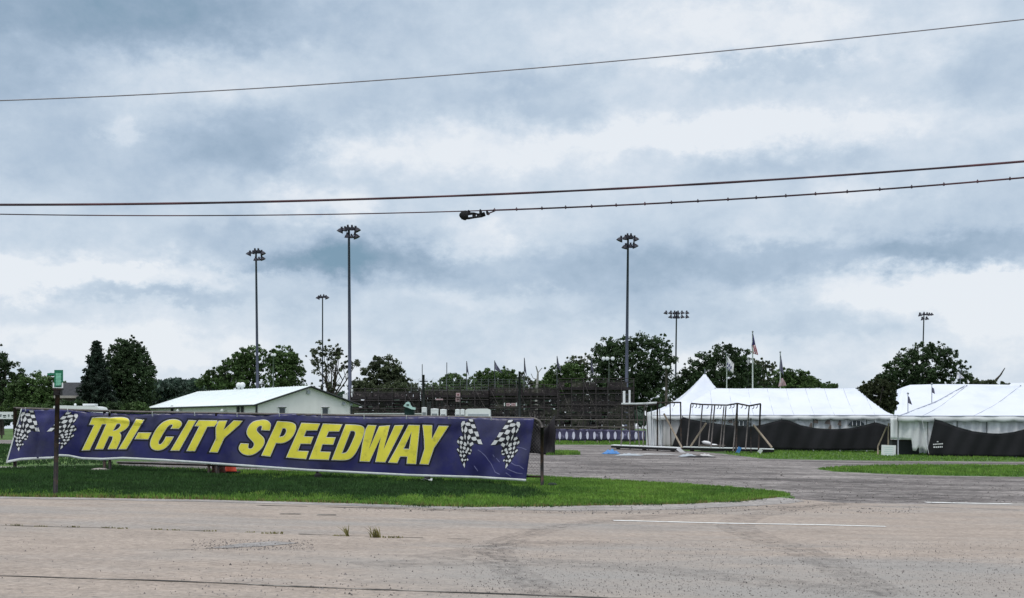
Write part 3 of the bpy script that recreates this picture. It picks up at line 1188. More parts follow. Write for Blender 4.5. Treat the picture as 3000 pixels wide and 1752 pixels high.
# checkered flags printed on the banner
CELLS = [
    [(465, 112), (548, 118), (552, 162), (490, 158)], [(350, 155), (395, 150), (398, 200), (360, 240), (328, 265), (325, 200)],
    [(400, 195), (440, 175), (495, 185), (502, 238), (440, 240), (410, 225)], [(508, 212), (578, 212), (606, 282), (545, 286), (520, 260)],
    [(345, 250), (330, 300), (350, 365), (368, 330)], [(410, 240), (445, 300), (440, 340), (400, 375), (378, 330)],
    [(460, 310), (530, 295), (556, 372), (500, 392), (470, 360)], [(566, 350), (640, 348), (662, 437), (610, 442)],
    [(395, 380), (415, 440), (405, 510), (385, 450)], [(470, 405), (505, 430), (495, 475), (455, 510), (440, 450)],
    [(515, 455), (600, 443), (622, 507), (570, 522), (530, 502)], [(620, 500), (690, 493), (728, 587), (650, 577)],
    [(325, 430), (362, 450), (365, 490), (340, 505), (298, 465)], [(265, 500), (290, 530), (280, 580), (250, 545)],
    [(300, 530), (340, 520), (360, 560), (330, 597), (300, 570)], [(385, 540), (420, 560), (432, 602), (400, 627), (370, 590)],
    [(450, 510), (470, 560), (455, 600), (440, 560)], [(540, 540), (560, 585), (500, 627), (478, 575)],
    [(320, 600), (345, 640), (325, 680), (303, 640)], [(380, 620), (412, 650), (405, 685), (370, 682), (352, 650)],
    [(450, 640), (480, 665), (470, 700), (440, 712), (428, 680)], [(262, 660), (292, 700), (285, 730), (245, 690)],
    [(315, 695), (340, 730), (330, 760), (300, 730)], [(365, 700), (388, 730), (360, 752), (345, 720)],
    [(420, 690), (450, 720), (430, 757), (400, 740)], [(495, 675), (525, 690), (518, 725), (500, 710)],
    [(460, 740), (512, 745), (500, 772), (465, 770)], [(310, 760), (345, 790), (335, 827), (295, 800)],
    [(385, 770), (412, 790), (375, 837), (355, 800)], [(345, 840), (375, 880), (350, 914), (322, 880)],
    [(405, 860), (425, 880), (390, 902), (380, 875)], [(445, 850), (465, 870), (450, 897), (428, 875)],
    [(385, 920), (398, 960), (392, 1027), (360, 970)]]
HULL = [(465, 106), (558, 113), (578, 165), (612, 280), (664, 430), (730, 588), (640, 592), (560, 560), (520, 640), (528, 740), (480, 778),
        (430, 800), (468, 880), (420, 908), (396, 1032), (353, 960), (318, 900), (290, 800), (242, 700), (248, 656), (300, 640), (246, 560),
        (253, 498), (298, 435), (360, 425), (328, 340), (318, 200), (348, 146), (440, 165)]


def f3(p):
    return (1300 + p[0] / 6.4, 1210 + p[1] / 6.4)


def f4(p):
    x, y = p
    sh = interp([(100, 136), (580, 0), (1040, -100)], y)
    return (1300 + (887 + (725 - x) * 1.1 + sh) / 6.4, 1210 + (y + 15) / 6.4)


def f1(p):
    a = f3(p)
    dx, dy = a[0] - 1413, a[1] - 1300
    return (116 + dx - .13 * dy, 1263 + dy * .84)


def f2(p):
    a = f4(p)
    dx, dy = a[0] - 1438.6, a[1] - 1301
    return (138 + dx * 1.02 - .06 * dy, 1262 + dy * .76)


for fn in (f1, f2, f3, f4):
    h = MB()
    decal(h, [[fn(p) for p in HULL]], .006)
    ho = h.build('checkered_flag_print', M['print_black'], banner)
    w = MB()
    for c in CELLS:
        decal(w, [[fn(p) for p in c]], .011)
    w.build('white_checks', M['print_white'], ho)
# pale strips painting the gloss on creases and tears in the vinyl, lower right
for line in ([(640, 690), (700, 730), (770, 795), (800, 830), (840, 890), (890, 950), (940, 1060), (965, 1110), (1050, 1150)], [(1260, 930), (1330, 975), (1420, 990), (1500, 1050)],
             [(1180, 1040), (1260, 1080), (1370, 1125), (1480, 1140)], [(1380, 640), (1470, 655), (1550, 690)], [(920, 780), (950, 830)], [(570, 990), (640, 1090)],
             [(1130, 1160), (1165, 1120), (1260, 1190)], [(985, 850), (1050, 920)]):
    pts = [f3(p) for p in line]
    mb = MB()
    for (a, b) in zip(pts, pts[1:]):
        n = max(1, int(abs(b[0] - a[0]) / 4))
        for i in range(n):
            q0 = (a[0] + (b[0] - a[0]) * i / n, a[1] + (b[1] - a[1]) * i / n)
            q1 = (a[0] + (b[0] - a[0]) * (i + 1) / n, a[1] + (b[1] - a[1]) * (i + 1) / n)
            mb.add([SP(q0[0] - .6, q0[1] + .9, .009), SP(q1[0] - .6, q1[1] + .9, .009), SP(q1[0] + .6, q1[1] - .9, .009), SP(q0[0] + .6, q0[1] - .9, .009)], [(0, 1, 2, 3)])
    mb.build('crease_gloss', M['crease_gloss'], banner)


# black tarp hanging behind the right end of the fence
def tarp_fn(u, v):
    x = 1535 + (1626 - 1535) * u
    top = interp([(1535, 1228), (1560, 1228), (1570, 1242), (1585, 1256), (1592, 1258), (1604, 1250), (1616, 1230), (1626, 1214)], x)
    bot = interp([(1535, 1326), (1570, 1328), (1600, 1332), (1622, 1329), (1626, 1332)], x)
    y = top + (bot - top) * v
    return P(x, y, 66 + .12 * math.sin(u * 16 + v * 3) + .10 * math.sin(u * 7 - v * 6))


tp = thing('hanging_tarp', ground_at(1590, 66), 'black tarp sagging between posts behind the right end of the banner', 'tarp')
MB().grid(tarp_fn, 40, 14).build('sheet', M['tarp_black'], tp, True, solid=.006)
for px, top in ((1536, 1226), (1624, 1214)):
    t = P(px, top, 66.2)
    MB().tube([(t.x, t.y, gz(t.x)), t], .020, 8).build('post', M['dark_steel'], tp, True)

tg = gp((1600, 1334), (1700, 1333), (1690, 1325), (1610, 1324))
blades('lawn_grass', tg, 2500, .06, .2, .02, M['blade'], 'small patch of grass at the foot of the hanging black tarp', tips=2)
# cord ties along the top of the banner
for px in range(75, 1560, 124):
    a = SP(px, interp(top_y, px) + 3, .004)
    b = FP(px, interp(rail_y, px) - 3, .0)
    MB().tube([a, a.lerp(b, .5) + Vector((0, -.035, .01)), b, b + Vector((.012, .04, -.02))], .006, 5).build('tie', M['hem'], banner)
    MB().lathe([(.012, -.002), (.020, -.002), (.020, .003), (.012, .003)], 10, Matrix.Translation(SP(px, interp(top_y, px) + 4.5, .006)) @ Matrix.Rotation(R(90), 4, 'X')).build('grommet', M['galv'], banner)

# cone, bits under the banner
g0 = ground_at(675, fence_depth(675) + .9)
cone = thing('traffic_cone', g0, 'orange traffic cone on a black base behind the fence', 'cone')
mb = MB()
mb.box(g0 + Vector((0, 0, .03)), (.42, .42, .06))
mb.build('base', M['rubber'], cone)
MB().lathe([(.165, .06), (.15, .08), (.045, .66), (.03, .70)], 20, Matrix.Translation(g0)).build('cone_body', M['orange'], cone, True)
MB().lathe([(.1235, .25), (.1015, .38), (.098, .38), (.12, .25)], 20, Matrix.Translation(g0)).build('reflective_band', M['print_white'], cone, True)
g0 = ground_at(640, fence_depth(640) + .35)
o = MB().lathe([(.17, 0), (.19, .05), (.16, .12), (.17, .30), (.12, .34), (.04, .36)], 10, Matrix.Translation(g0)).build(
    'rusty_drum', M['rust'], None, True, loc=g0)
tag(o, 'small rusty brown drum standing at the fence post left of the cone', 'drum')
for px, lab in ((932, 'small dark block on the grass under the middle of the banner'), (1252, 'small dark block on the grass under the letter Y of the banner')):
    g0 = ground_at(px, fence_depth(px) - .12)
    mb = MB()
    mb.lathe([(.075, 0), (.09, .02), (.088, .09), (.06, .13), (.02, .135)], 8, Matrix.Translation(g0))
    tag(mb.build('ground_block', M['rubber'], None, loc=g0), lab, 'block', 'dark blocks under the banner')
g0 = G(1618, 1424)
o = MB().lathe([(.001, 0), (.10, .0), (.12, .03), (.07, .07), (.001, .08)], 9, Matrix.Translation(g0)).build('clod', M['leaf_deep'], None, True, loc=g0)
tag(o, 'dark clump beside the foot of the right fence post', 'clump')
g0 = G(1250, 1414)
mb = MB()
mb.grid(lambda u, v: g0 + Vector(((u - .5) * .26, (v - .5) * .16, .07 + .03 * math.sin(u * 5) * math.cos(v * 4))), 5, 4)
tag(mb.build('paper_scrap', M['hem'], None, loc=g0, solid=.002), 'pale scrap of litter lying on the dark grass', 'litter')

# ---------------------------------------------------------------- street sign post
g0 = ground_at(162, 21.5)
post = thing('street_sign', g0, 'black sign post at the road with green and white name plates', 'sign')
tz = P(168, 1137, 21.5)
MB().tube([g0 - Vector((0, 0, .05)), (tz.x + .005, tz.y, tz.z - .02)], .040, 8).build('post', M['dark_steel'], post, True)
c = P(170, 1150, 21.5)
mb = MB()
mb.box(c, (.115, .10, .09))
mb.box(c + Vector((0, 0, .055)), (.15, .12, .02))
mb.tube([c + Vector((.03, -.05, 0)), c + Vector((.03, -.075, 0))], .016, 8)
mb.build('bracket', M['dark_steel'], post)


def plate(name, px, py, w, h, rz, m, parent, thick=.01):
    c = P(px, py, 21.5)
    return MB().box(c, (w, thick, h), rz=rz).build(name, m, parent)


c = P(170, 1129, 21.5)
pl = MB().box(c, (.168, .012, .088), rz=R(4)).build('number_plate', M['white_paint'], post)
mb = MB()
for dx, w in ((-.030, .022), (0, .022), (.030, .018)):
    for dz in (-.014, .014):
        mb.box(c + Vector((dx, -.0095, dz)), (w, .004, .008))
    mb.box(c + Vector((dx + .008, -.0095, 0)), (.006, .004, .03))
mb.build('lettering', M['trim'], pl)
c = P(172, 1109, 21.5)
gpn = MB().box(c, (.140, .014, .285), rz=R(6)).build('name_plate', M['green_sign'], post)
mb = MB()
for k in range(4):
    mb.box(c + Vector((0, -.0115, -.095 + k * .055)), (.088, .004, .040), rz=R(6))
mb.box(c + Vector((0, -.0095, -.012)), (.075, .004, .20), rz=R(6))
mb.build('lettering', M['green_pale'], gpn)
c = P(150, 1096, 21.6)
MB().box(c, (.20, .012, .035), rz=R(-35)).build('cross_blade', M['green_sign'], post)

# small white sign seen past the left end of the banner
g0 = ground_at(12, 42)
sg = thing('roadside_sign', g0, 'low white sign with dark green lettering past the left end of the banner', 'sign')
c = P(8, 1217, 42)
bd = MB().box(c, (.86, .03, .23)).build('board', M['white_paint'], sg)
mb = MB()
for k, (w, dz) in enumerate(((.10, .02), (.05, -.02), (.08, .03), (.11, -.01), (.06, .02), (.10, .0))):
    mb.box(c + Vector((-.34 + k * .135, -.019, dz * .5)), (w, .006, .035))
    mb.box(c + Vector((-.34 + k * .135, -.019, dz * .5 - .05)), (w * .8, .006, .02))
mb.build('lettering', M['dark_green'], bd)
for dx in (-.36, .36):
    MB().tube([(c.x + dx, 42.04, gz(c.x)), (c.x + dx, 42.04, c.z + .1)], .02, 6).build('leg', M['galv'], sg)


# ---------------------------------------------------------------- overhead cables
def cable(name, pts, Y, r, m, label, ext=True, n=70, Y2=None):
    """r: radius, or pairs of column and radius"""
    xs = [p[0] for p in pts]
    ys = [p[1] for p in pts]
    co = np.polyfit(xs, ys, 3 if len(pts) > 4 else 2)
    q = []
    x0, x1 = xs[0], xs[-1]
    rr = []
    for i in range(n + 1):
        x = x0 + (x1 - x0) * i / n
        q.append(P(x, float(np.polyval(co, x)), Y))
        rr.append(interp(r, x) if isinstance(r, list) else r)
    if x0 <= 0:   # on to the poles outside the picture
        d = q[0] - q[3]
        for k in range(1, 8):
            q.insert(0, q[0] + Vector((d.x * 6, 0, d.z * 6 + .12 * k)))
            rr.insert(0, rr[0])
    if x1 >= 3000:
        d = (q[-1] - q[-4])
        for k in range(1, 8):
            q.append(q[-1] + Vector((d.x * 6, 0, d.z * 6 + .06 * k)))
            rr.append(rr[-1])
    o = MB().tube(q, rr, 8).build(name, m, None, True, loc=q[len(q) // 2])
    tag(o, label, 'cable')
    return o, co


up_pts = [(0, 295), (611, 266), (1131, 234), (1500, 206), (1867, 173), (2325, 128), (3000, 57)]
cable('power_line', up_pts, 24.5, .011, M['cable_grey'], 'thin grey overhead wire, the highest one crossing the sky')
th_pts = [(0, 600), (611, 594), (1223, 577), (1500, 569), (1867, 549), (2325, 522), (3000, 473)]
tr = [(x, .018 + .005 * random.random()) for x in range(0, 3001, 130)]
cable('overhead_cable', th_pts, 24, tr, M['cable'], 'thick dark overhead cable in the middle of the sky')
lo_pts = [(0, 628), (400, 631), (800, 629), (1100, 626), (1345, 620), (1500, 614), (1879, 598), (2277, 576), (2625, 550), (3000, 521)]
co_o, co = cable('telephone_line', lo_pts, 24.2, [(0, .0105), (1440, .0105), (1452, .0155), (3000, .0165)], M['cable'],
                 'lowest overhead line, lashed with small clips right of its splice case')
for k in range(19):
    x = 1446 + (k * 68 + k * k * .9) + random.uniform(-4, 4)
    if x > 3000:
        break
    c = P(x, float(np.polyval(co, x)), 24.2)
    b = MB()
    b.tube([c + Vector((-.018, 0, .004)), c + Vector((0, 0, .034)), c + Vector((.018, 0, .004))], [.008, .012, .008], 6)
    b.tube([c + Vector((-.012, 0, -.012)), c + Vector((.012, 0, -.004))], .019, 8)
    co_o['_o'] = tuple(co_o.location)
    b.build('clip', M['cable'], co_o, True)
# splice case
c0 = P(1390, 631, 24.2)
sp = thing('splice_case', c0, 'dark splice enclosure hanging from the lowest overhead line', 'cable fitting')


def Q(x, y):
    """coordinates of the close-up of the case"""
    return P(1300 + x / 12.265, 560 + y / 12.265, 24.2)


MB().tube([Q(575, 920), Q(600, 905), Q(680, 880), Q(780, 870), Q(880, 880)], [.025, .052, .085, .095, .06], 12).build('end_cap', M['rubber'], sp, True)
MB().tube([Q(640, 950), Q(900, 975), Q(1100, 945), Q(1350, 905), Q(1500, 870)], [.035, .022, .018, .022, .014], 8).build('lower_rod', M['rubber'], sp, True)
MB().tube([Q(850, 820), Q(1080, 800), Q(1250, 830), Q(1480, 820)], [.03, .022, .015, .02], 8).build('upper_rod', M['rubber'], sp, True)
MB().tube([Q(1090, 800), Q(1090, 950)], .034, 8).build('clamp', M['rubber'], sp, True)
MB().tube([Q(1270, 810), Q(1290, 930)], .048, 8).build('clamp', M['rubber'], sp, True)
MB().tube([Q(1390, 780), Q(1430, 870), Q(1480, 840)], [.04, .05, .03], 8).build('clamp', M['rubber'], sp, True)
for a, b in (((885, 680), (920, 800)), ((1310, 650), (1330, 830)), ((1540, 700), (1590, 850))):
    MB().tube([Q(*a), Q((a[0] + b[0]) / 2 + 5, (a[1] + b[1]) / 2), Q(*b)], [.012, .028, .024], 8).build('hanger', M['rubber'], sp, True)
MB().tube([Q(1590, 830), Q(1660, 780), Q(1800, 725)], [.03, .012, .012], 8).build('lead_in', M['cable'], sp, True)
MB().tube([Q(1780, 670), Q(1800, 740)], .02, 8).build('clamp', M['rubber'], sp, True)


# ---------------------------------------------------------------- floodlight masts
def floodlight_bm(c, yaw, tilt, s):
    """a dish with a visor on a short yoke"""
    mt = Matrix.Translation(c) @ Matrix.Rotation(yaw, 4, 'Z') @ Matrix.Rotation(tilt, 4, 'Y')
    b = MB()
    b.lathe([(.03 * s, -.26 * s), (.14 * s, -.20 * s), (.26 * s, -.05 * s), (.34 * s, .14 * s), (.36 * s, .18 * s), (.33 * s, .17 * s)], 14, mt)
    b.box(mt @ Vector((0, 0, -.30 * s)), (.2 * s, .2 * s, .22 * s), rz=yaw)
    b.tube([mt @ Vector((-.1 * s, 0, -.3 * s)), mt @ Vector((-.34 * s, 0, -.16 * s))], .03 * s, 6)
    return b


def mast(px, topy, Y, lamps, label, base_r=.2, top_r=.11, lean=0.0, boxes=(), group='floodlight masts of the track', basepx=None, bar=None):
    t = P(px, topy, Y)
    bx = P(basepx if basepx is not None else px, 1255, Y)
    g0 = Vector((bx.x, Y, gz(bx.x)))
    o = thing('floodlight_mast', g0, label, 'floodlight mast', group)
    MB().tube([g0 - Vector((0, 0, .2)), g0.lerp(t, .5), t], [base_r, (base_r + top_r) / 2, top_r], 12).build('pole', M['mast'], o, True)
    k = Y / F
    for (z0, z1) in (bar or []):
        MB().tube([t + Vector((z0[0] * k, 0, -z0[1] * k)), t + Vector((z1[0] * k, 0, -z1[1] * k))], .05, 6).build('crossarm', M['lamp'], o, True)
    for (dx, dy, yaw, tilt, s) in lamps:
        c = t + Vector((dx * k, -.15, -dy * k))
        floodlight_bm(c, R(yaw), R(tilt), s).build('floodlight', M['lamp'], o, True)
    for (dx, y0, y1, w) in boxes:
        a, b = P(px + dx, y0, Y - .35), P(px + dx, y1, Y - .35)
        MB().box((a + b) / 2, (w, .3, abs(a.z - b.z))).build('control_box', M['white_paint'], o)
    return o


six = [(-20, 8, 0, 165, 1.15), (-9, 4, 30, 150, .9), (-1, 0, 90, 140, .95), (9, 1, 60, 150, .95), (20, 5, 180, 165, 1.2),
       (3, 24, 100, 150, .9), (16, 23, 180, 160, 1.1)]
mast(1022, 668, 150, [(-24, 8, 0, 205, 1.15), (-12, 5, 0, 190, .95), (-2, 1, 90, 150, 1.0), (10, 1, 90, 150, .95), (24, 6, 180, 205, 1.2),
                      (-4, 24, 90, 165, 1.0), (9, 26, 180, 185, .8), (22, 25, 180, 205, 1.15)],
     'tallest floodlight mast, at the right end of the white building', .24, .13, basepx=1026,
     boxes=((-10, 1155, 1170, .55), (8, 1138, 1175, .30)), bar=(((-20, 6), (22, 6)), ((-2, 26), (20, 26))))
mast(750, 736, 170, [(-20, 8, 0, 205, 1.1), (-9, 5, 0, 190, .8), (-2, 0, 90, 150, .95), (8, 0, 90, 150, .95), (20, 6, 180, 205, 1.1),
                     (0, 24, 90, 165, .95), (10, 24, 180, 185, .8), (20, 22, 180, 205, 1.0)],
     'floodlight mast rising behind the middle of the white building roof', .22, .12, basepx=756,
     bar=(((-18, 6), (20, 6)), ((0, 24), (18, 24))))
mast(945, 868, 229, [(-13, 5, 0, 205, 1.15), (-5, 2, 90, 160, 1.0), (4, 1, 90, 160, 1.0), (13, 4, 180, 205, 1.15)],
     'slender faint floodlight mast behind the airy tree', .15, .10, bar=(((-12, 4), (12, 4)),))
mast(1840, 692, 157, [(-24, 10, 0, 205, 1.15), (-9, 6, 0, 190, 1.0), (-2, 1, 90, 150, .95), (8, 1, 90, 150, .95), (22, 9, 180, 205, 1.15),
                      (-9, 32, 0, 195, 1.15), (7, 29, 90, 160, 1.0), (20, 29, 180, 205, 1.15)],
     'tall floodlight mast left of the tents, in front of the big trees', .24, .12, basepx=1834,
     bar=(((-20, 8), (22, 8)), ((-8, 32), (20, 30))))
mast(1982, 912, 250, [(dx, dy, 90 if abs(dx) < 12 else (0 if dx < 0 else 180), 160 if abs(dx) < 12 else 195, 1.15) for dy in (5, 17) for dx in (-32, -18, -6, 4, 17, 31) if not (dy == 17 and dx == -32)],
     'floodlight mast with two full rows of lamps left of the tent peak', .20, .13, basepx=1977, bar=(((-32, 5), (32, 5)), ((-25, 17), (31, 17))))
mast(2707, 916, 250, [(-12, 7, 0, 170, 1.2), (-1, 4, 90, 160, 1.0), (8, 5, 90, 165, 1.0), (16, 6, 180, 195, 1.0), (23, 6, 180, 195, .9), (-5, 19, 0, 165, 1.1), (8, 18, 180, 190, 1.1)],
     'floodlight mast sticking up out of the round tree on the right', .18, .11, basepx=2697, bar=(((-12, 6), (22, 6)), ((-5, 18), (8, 18))))


def lamp_pole(px, topy, Y, offs, label, m, rad=.07):
    t = P(px, topy, Y)
    g0 = Vector((t.x, Y, gz(t.x)))
    o = thing('lamp_pole', g0, label, 'lamp pole', 'low lamp poles before the trees')
    MB().tube([g0, t], [rad * 1.3, rad], 8).build('pole', m, o, True)
    k = Y / F
    MB().tube([t + Vector((min(offs) * k, 0, 0)), t + Vector((max(offs) * k, 0, 0))], .04, 6).build('crossarm', M['galv'], o, True)
    for dx in offs:
        c = t + Vector((dx * k, -.1, .0))
        mt = Matrix.Translation(c) @ Matrix.Rotation(R(82), 4, 'X')
        b = MB()
        b.lathe([(.06, -.3), (.16, -.2), (.22, -.02), (.22, .02)], 12, mt)
        f = b.build('lamp', M['lamp'], o, True)
        MB().lathe([(.235, .0), (.235, .03), (.12, .06), (.01, .065)], 12, mt).build('lens', M['lens'], f, True)
    return o


lamp_pole(1784, 1051, 150, (-16, -5, 11), 'grey lamp pole with three round white lamps in front of the big tree', M['galv'])
lamp_pole(1952, 1076, 165, (-7, 5), 'brown wooden lamp pole with two lamps left of the tent peak', M['wood_grey'], .14)
lamp_pole(801, 1040, 190, (-3, 4), 'thin lamp pole half hidden in the tree right of the white building roof', M['galv'], .09)


# ---------------------------------------------------------------- trees
def leaves_mesh(name, C, Rr, n, size, m, parent, flat=.8, stretch=1.0):
    """n leaf clusters spread round the clump centres C (k,3) with radii Rr"""
    k = len(C)
    idx = rng.integers(0, k, n)
    d = rng.normal(0, 1, (n, 3))
    d /= np.linalg.norm(d, axis=1)[:, None]
    rad = rng.random(n) ** .45
    pos = C[idx] + d * (rad * Rr[idx])[:, None] * np.array([1, 1, flat])
    u = rng.normal(0, 1, (n, 3))
    u /= np.linalg.norm(u, axis=1)[:, None]
    w = np.cross(u, rng.normal(0, 1, (n, 3)))
    w /= np.linalg.norm(w, axis=1)[:, None]
    s = size * rng.uniform(.55, 1.25, n)[:, None]
    u, w = u * s * stretch, w * s * .62
    V = np.empty((n, 4, 3))
    V[:, 0] = pos - u
    V[:, 1] = pos - w * .9 + u * .1
    V[:, 2] = pos + u
    V[:, 3] = pos + w * .9 - u * .1
    me = bpy.data.meshes.new(name)
    V = V.reshape(-1, 3)
    o = bpy.data.objects.new(name, me)
    COL.objects.link(o)
    if parent is not None:
        V = V - np.array(parent['_o'])
        o.parent = parent
        o['_o'] = parent['_o']
    else:
        o['_o'] = (0, 0, 0)
    me.vertices.add(len(V))
    me.vertices.foreach_set('co', V.reshape(-1))
    me.loops.add(n * 4)
    me.loops.foreach_set('vertex_index', np.arange(n * 4))
    me.polygons.add(n)
    me.polygons.foreach_set('loop_start', np.arange(n) * 4)
    me.polygons.foreach_set('loop_total', np.full(n, 4))
    me.update()
    me.validate()
    me.materials.append(m)
    return o


def clumps(blobs, Y, r_px, cover):
    C, RR = [], []
    k = Y / F
    for (cx, cy, rx, ry) in blobs:
        area = math.pi * rx * ry
        n = max(3, int(cover * area / (r_px * r_px * 1.1)))
        c = P(cx, cy, Y)
        rd = (rx + ry) / 2 * k * .8
        for _ in range(n):
            d = rng.normal(0, 1, 3)
            d /= np.linalg.norm(d)
            q = rng.random() ** .38
            out = rng.random() < .16          # twigs standing out of the crown
            if out:
                q = rng.uniform(1.0, 1.16)
            C.append((c.x + d[0] * rx * k * q, c.y + d[1] * rd * q, c.z + d[2] * ry * k * q))
            RR.append(r_px * k * (rng.uniform(.22, .5) if out else rng.uniform(.5, 1.2)))
    return np.array(C), np.array(RR)


def tree(name, label, Y, blobs, m, base, cover=1.5, r_px=11, dens=1.5, leaf=3.7, cat='tree', group=None, trunk_r=.3, limbs=9, bark='bark'):
    g0 = ground_at(base, Y)
    o = thing(name, g0, label, cat, group)
    C, RR = clumps(blobs, Y, r_px, cover)
    k = Y / F
    nl = int(len(C) * dens * 26)
    leaves_mesh('crown', C, RR, nl, leaf * k, M[m], o)
    # trunk and limbs
    top = C[np.argmax(C[:, 2])]
    cen = C.mean(axis=0)
    fork = Vector((g0.x * .4 + cen[0] * .6, Y, g0.z + max(1.2, (cen[2] - g0.z) * .45)))
    b = MB()
    b.tube([g0 - Vector((0, 0, .3)), g0.lerp(fork, .5) + Vector((random.uniform(-.2, .2), 0, 0)), fork], [trunk_r * 1.25, trunk_r, trunk_r * .85], 9)
    b.build('trunk', M[bark], o, True)
    b = MB()
    ids = rng.choice(len(C), min(limbs, len(C)), replace=False)
    for i in ids:
        e = Vector(C[i])
        mid = fork.lerp(e, .5) + Vector((random.uniform(-.5, .5), random.uniform(-.3, .3), random.uniform(0, .8)))
        b.tube([fork, mid, e], [trunk_r * .55, trunk_r * .3, .04], 6)
        for _ in range(2):
            j = rng.integers(0, len(C))
            e2 = mid.lerp(Vector(C[j]), .6)
            b.tube([mid, e2], [trunk_r * .22, .03], 5)
    b.build('limbs', M[bark], o, True)
    return o


def conifer(label, px, topy, basey, hw, Y, m, layers=17):
    g0 = ground_at(px, Y)
    o = thing('spruce_tree', g0, label, 'tree')
    t = P(px, topy, Y)
    k = Y / F
    MB().tube([g0 - Vector((0, 0, .3)), t], [.3, .04], 8).build('trunk', M['bark'], o, True)
    C, RR = [], []
    b = MB()
    H = t.z - g0.z - 1
    for i in range(layers):
        f = i / (layers - 1)
        z = g0.z + 1 + H * (1 - f) ** 1.0
        r = hw * k * (f ** .9) * random.uniform(.80, 1.12) + .2
        nb = int(5 + 8 * f)
        a0 = random.uniform(0, 6)
        for j in range(nb):
            a = a0 + j * 6.283 / nb + random.uniform(-.2, .2)
            rr = r * random.uniform(.6, 1.18)
            e = Vector((t.x + (g0.x - t.x) * f + math.cos(a) * rr, Y + math.sin(a) * rr, z - .25 * rr + .1))
            s = Vector((t.x + (g0.x - t.x) * f, Y, z))
            b.tube([s, e], [.05, .02], 4)
            nn = max(2, int(rr / .35))
            for q in range(nn):
                p = s.lerp(e, (q + 1) / nn)
                C.append(tuple(p))
                RR.append(.34 + .2 * (1 - q / nn) * min(1, rr))
    b.build('branches', M['bark'], o, True)
    C, RR = np.array(C), np.array(RR)
    leaves_mesh('crown', C, RR, len(C) * 30, 4.4 * k, M[m], o, .6)
    return o


tree('broadleaf_tree', 'dark tree cut off by the left edge of the picture', 175, [(-25, 1110, 70, 85), (8, 1060, 36, 45), (45, 1100, 30, 40), (-10, 1160, 80, 45)], 'leaf_dark', 5, 1.6, 12)
tree('broadleaf_tree', 'low broad dark tree behind the street sign', 160, [(110, 1130, 62, 40), (62, 1148, 42, 40), (175, 1142, 40, 34), (120, 1170, 75, 35), (95, 1185, 90, 26)], 'leaf_mid', 120, 2.3, 11)
conifer('dark spruce with feathery left side next to the large dark tree', 283, 1006, 1205, 78, 150, 'leaf_deep', 27)
tree('broadleaf_tree', 'tall dense dark tree right of the spruce', 155,
     [(352, 1045, 34, 50), (385, 1030, 34, 42), (412, 1055, 30, 42), (430, 1105, 26, 55), (370, 1100, 60, 62), (385, 1165, 72, 50), (330, 1140, 38, 55), (328, 1085, 24, 50)], 'leaf_dark', 385, 2.6, 10, 1.1)
tree('broadleaf_tree', 'leafy tree behind the left part of the white building roof', 210,
     [(735, 1045, 42, 34), (700, 1062, 30, 28), (668, 1078, 26, 26), (730, 1085, 52, 42), (700, 1125, 80, 26)], 'leaf_mid', 735, 1.9, 10)
tree('broadleaf_tree', 'small spreading tree at the left end of the row behind the roof', 212,
     [(625, 1103, 34, 22), (600, 1122, 24, 16), (655, 1118, 34, 22)], 'leaf_mid', 640, 1.7, 9, trunk_r=.2)
tree('broadleaf_tree', 'round green tree behind the roof, right of the roof vent', 205,
     [(830, 1050, 42, 36), (800, 1062, 26, 34), (862, 1075, 28, 34), (835, 1098, 55, 38), (840, 1135, 60, 24)], 'leaf_mid', 832, 2.1, 10)
tree('broadleaf_tree', 'airy tree with sky showing through its crown, above the roof peak', 215,
     [(955, 1025, 42, 26), (925, 1045, 26, 24), (985, 1050, 28, 28), (945, 1078, 34, 24), (1010, 1080, 18, 20), (1040, 1068, 26, 16), (960, 1130, 45, 16)],
     'leaf_brown', 972, .75, 8, .8, limbs=16)
tree('broadleaf_tree', 'rounded tree between the tallest mast and the grandstand flags', 205,
     [(1125, 1070, 45, 30), (1095, 1092, 40, 30), (1160, 1095, 36, 28), (1125, 1118, 70, 26), (1110, 1145, 90, 26)], 'leaf_brown', 1125, 1.35, 9)
tree('broadleaf_tree', 'low scrubby tree at the foot of the rounded tree', 200, [(1060, 1130, 40, 20), (1180, 1135, 55, 20), (1120, 1142, 80, 18)], 'leaf_brown', 1120, 1.8, 9, trunk_r=.15)
tree('shrub', 'low bushy tree behind the grandstand below the bare flagpoles', 230, [(1290, 1135, 50, 20), (1335, 1118, 42, 22), (1370, 1128, 40, 22), (1320, 1150, 110, 18)], 'leaf_mid', 1330, 1.9, 9, cat='shrub', trunk_r=.15)
tree('broadleaf_tree', 'wide low tree behind the middle of the grandstand', 225, [(1440, 1108, 46, 26), (1480, 1100, 36, 22), (1415, 1120, 30, 20), (1500, 1122, 40, 22), (1460, 1145, 110, 22)], 'leaf_mid', 1450, 1.9, 9, trunk_r=.2)
tree('shrub', 'sparse scrub beside the dead branch behind the grandstand', 228, [(1555, 1128, 34, 16), (1535, 1108, 18, 16), (1590, 1135, 24, 14)], 'leaf_brown', 1555, 1.0, 7, .7, cat='shrub', trunk_r=.12)
tree('broadleaf_tree', 'green tree below the thin flag poles left of the large tree', 220, [(1640, 1096, 46, 28), (1610, 1118, 34, 22), (1680, 1100, 40, 40), (1650, 1135, 90, 30)], 'leaf_mid', 1645, 1.7, 9)
tree('broadleaf_tree', 'thin ragged tree touching the left side of the largest tree', 222, [(1690, 1060, 30, 24), (1722, 1066, 22, 30), (1665, 1068, 18, 18), (1700, 1100, 34, 26)], 'leaf_brown', 1695, .9, 8, .8, limbs=14)
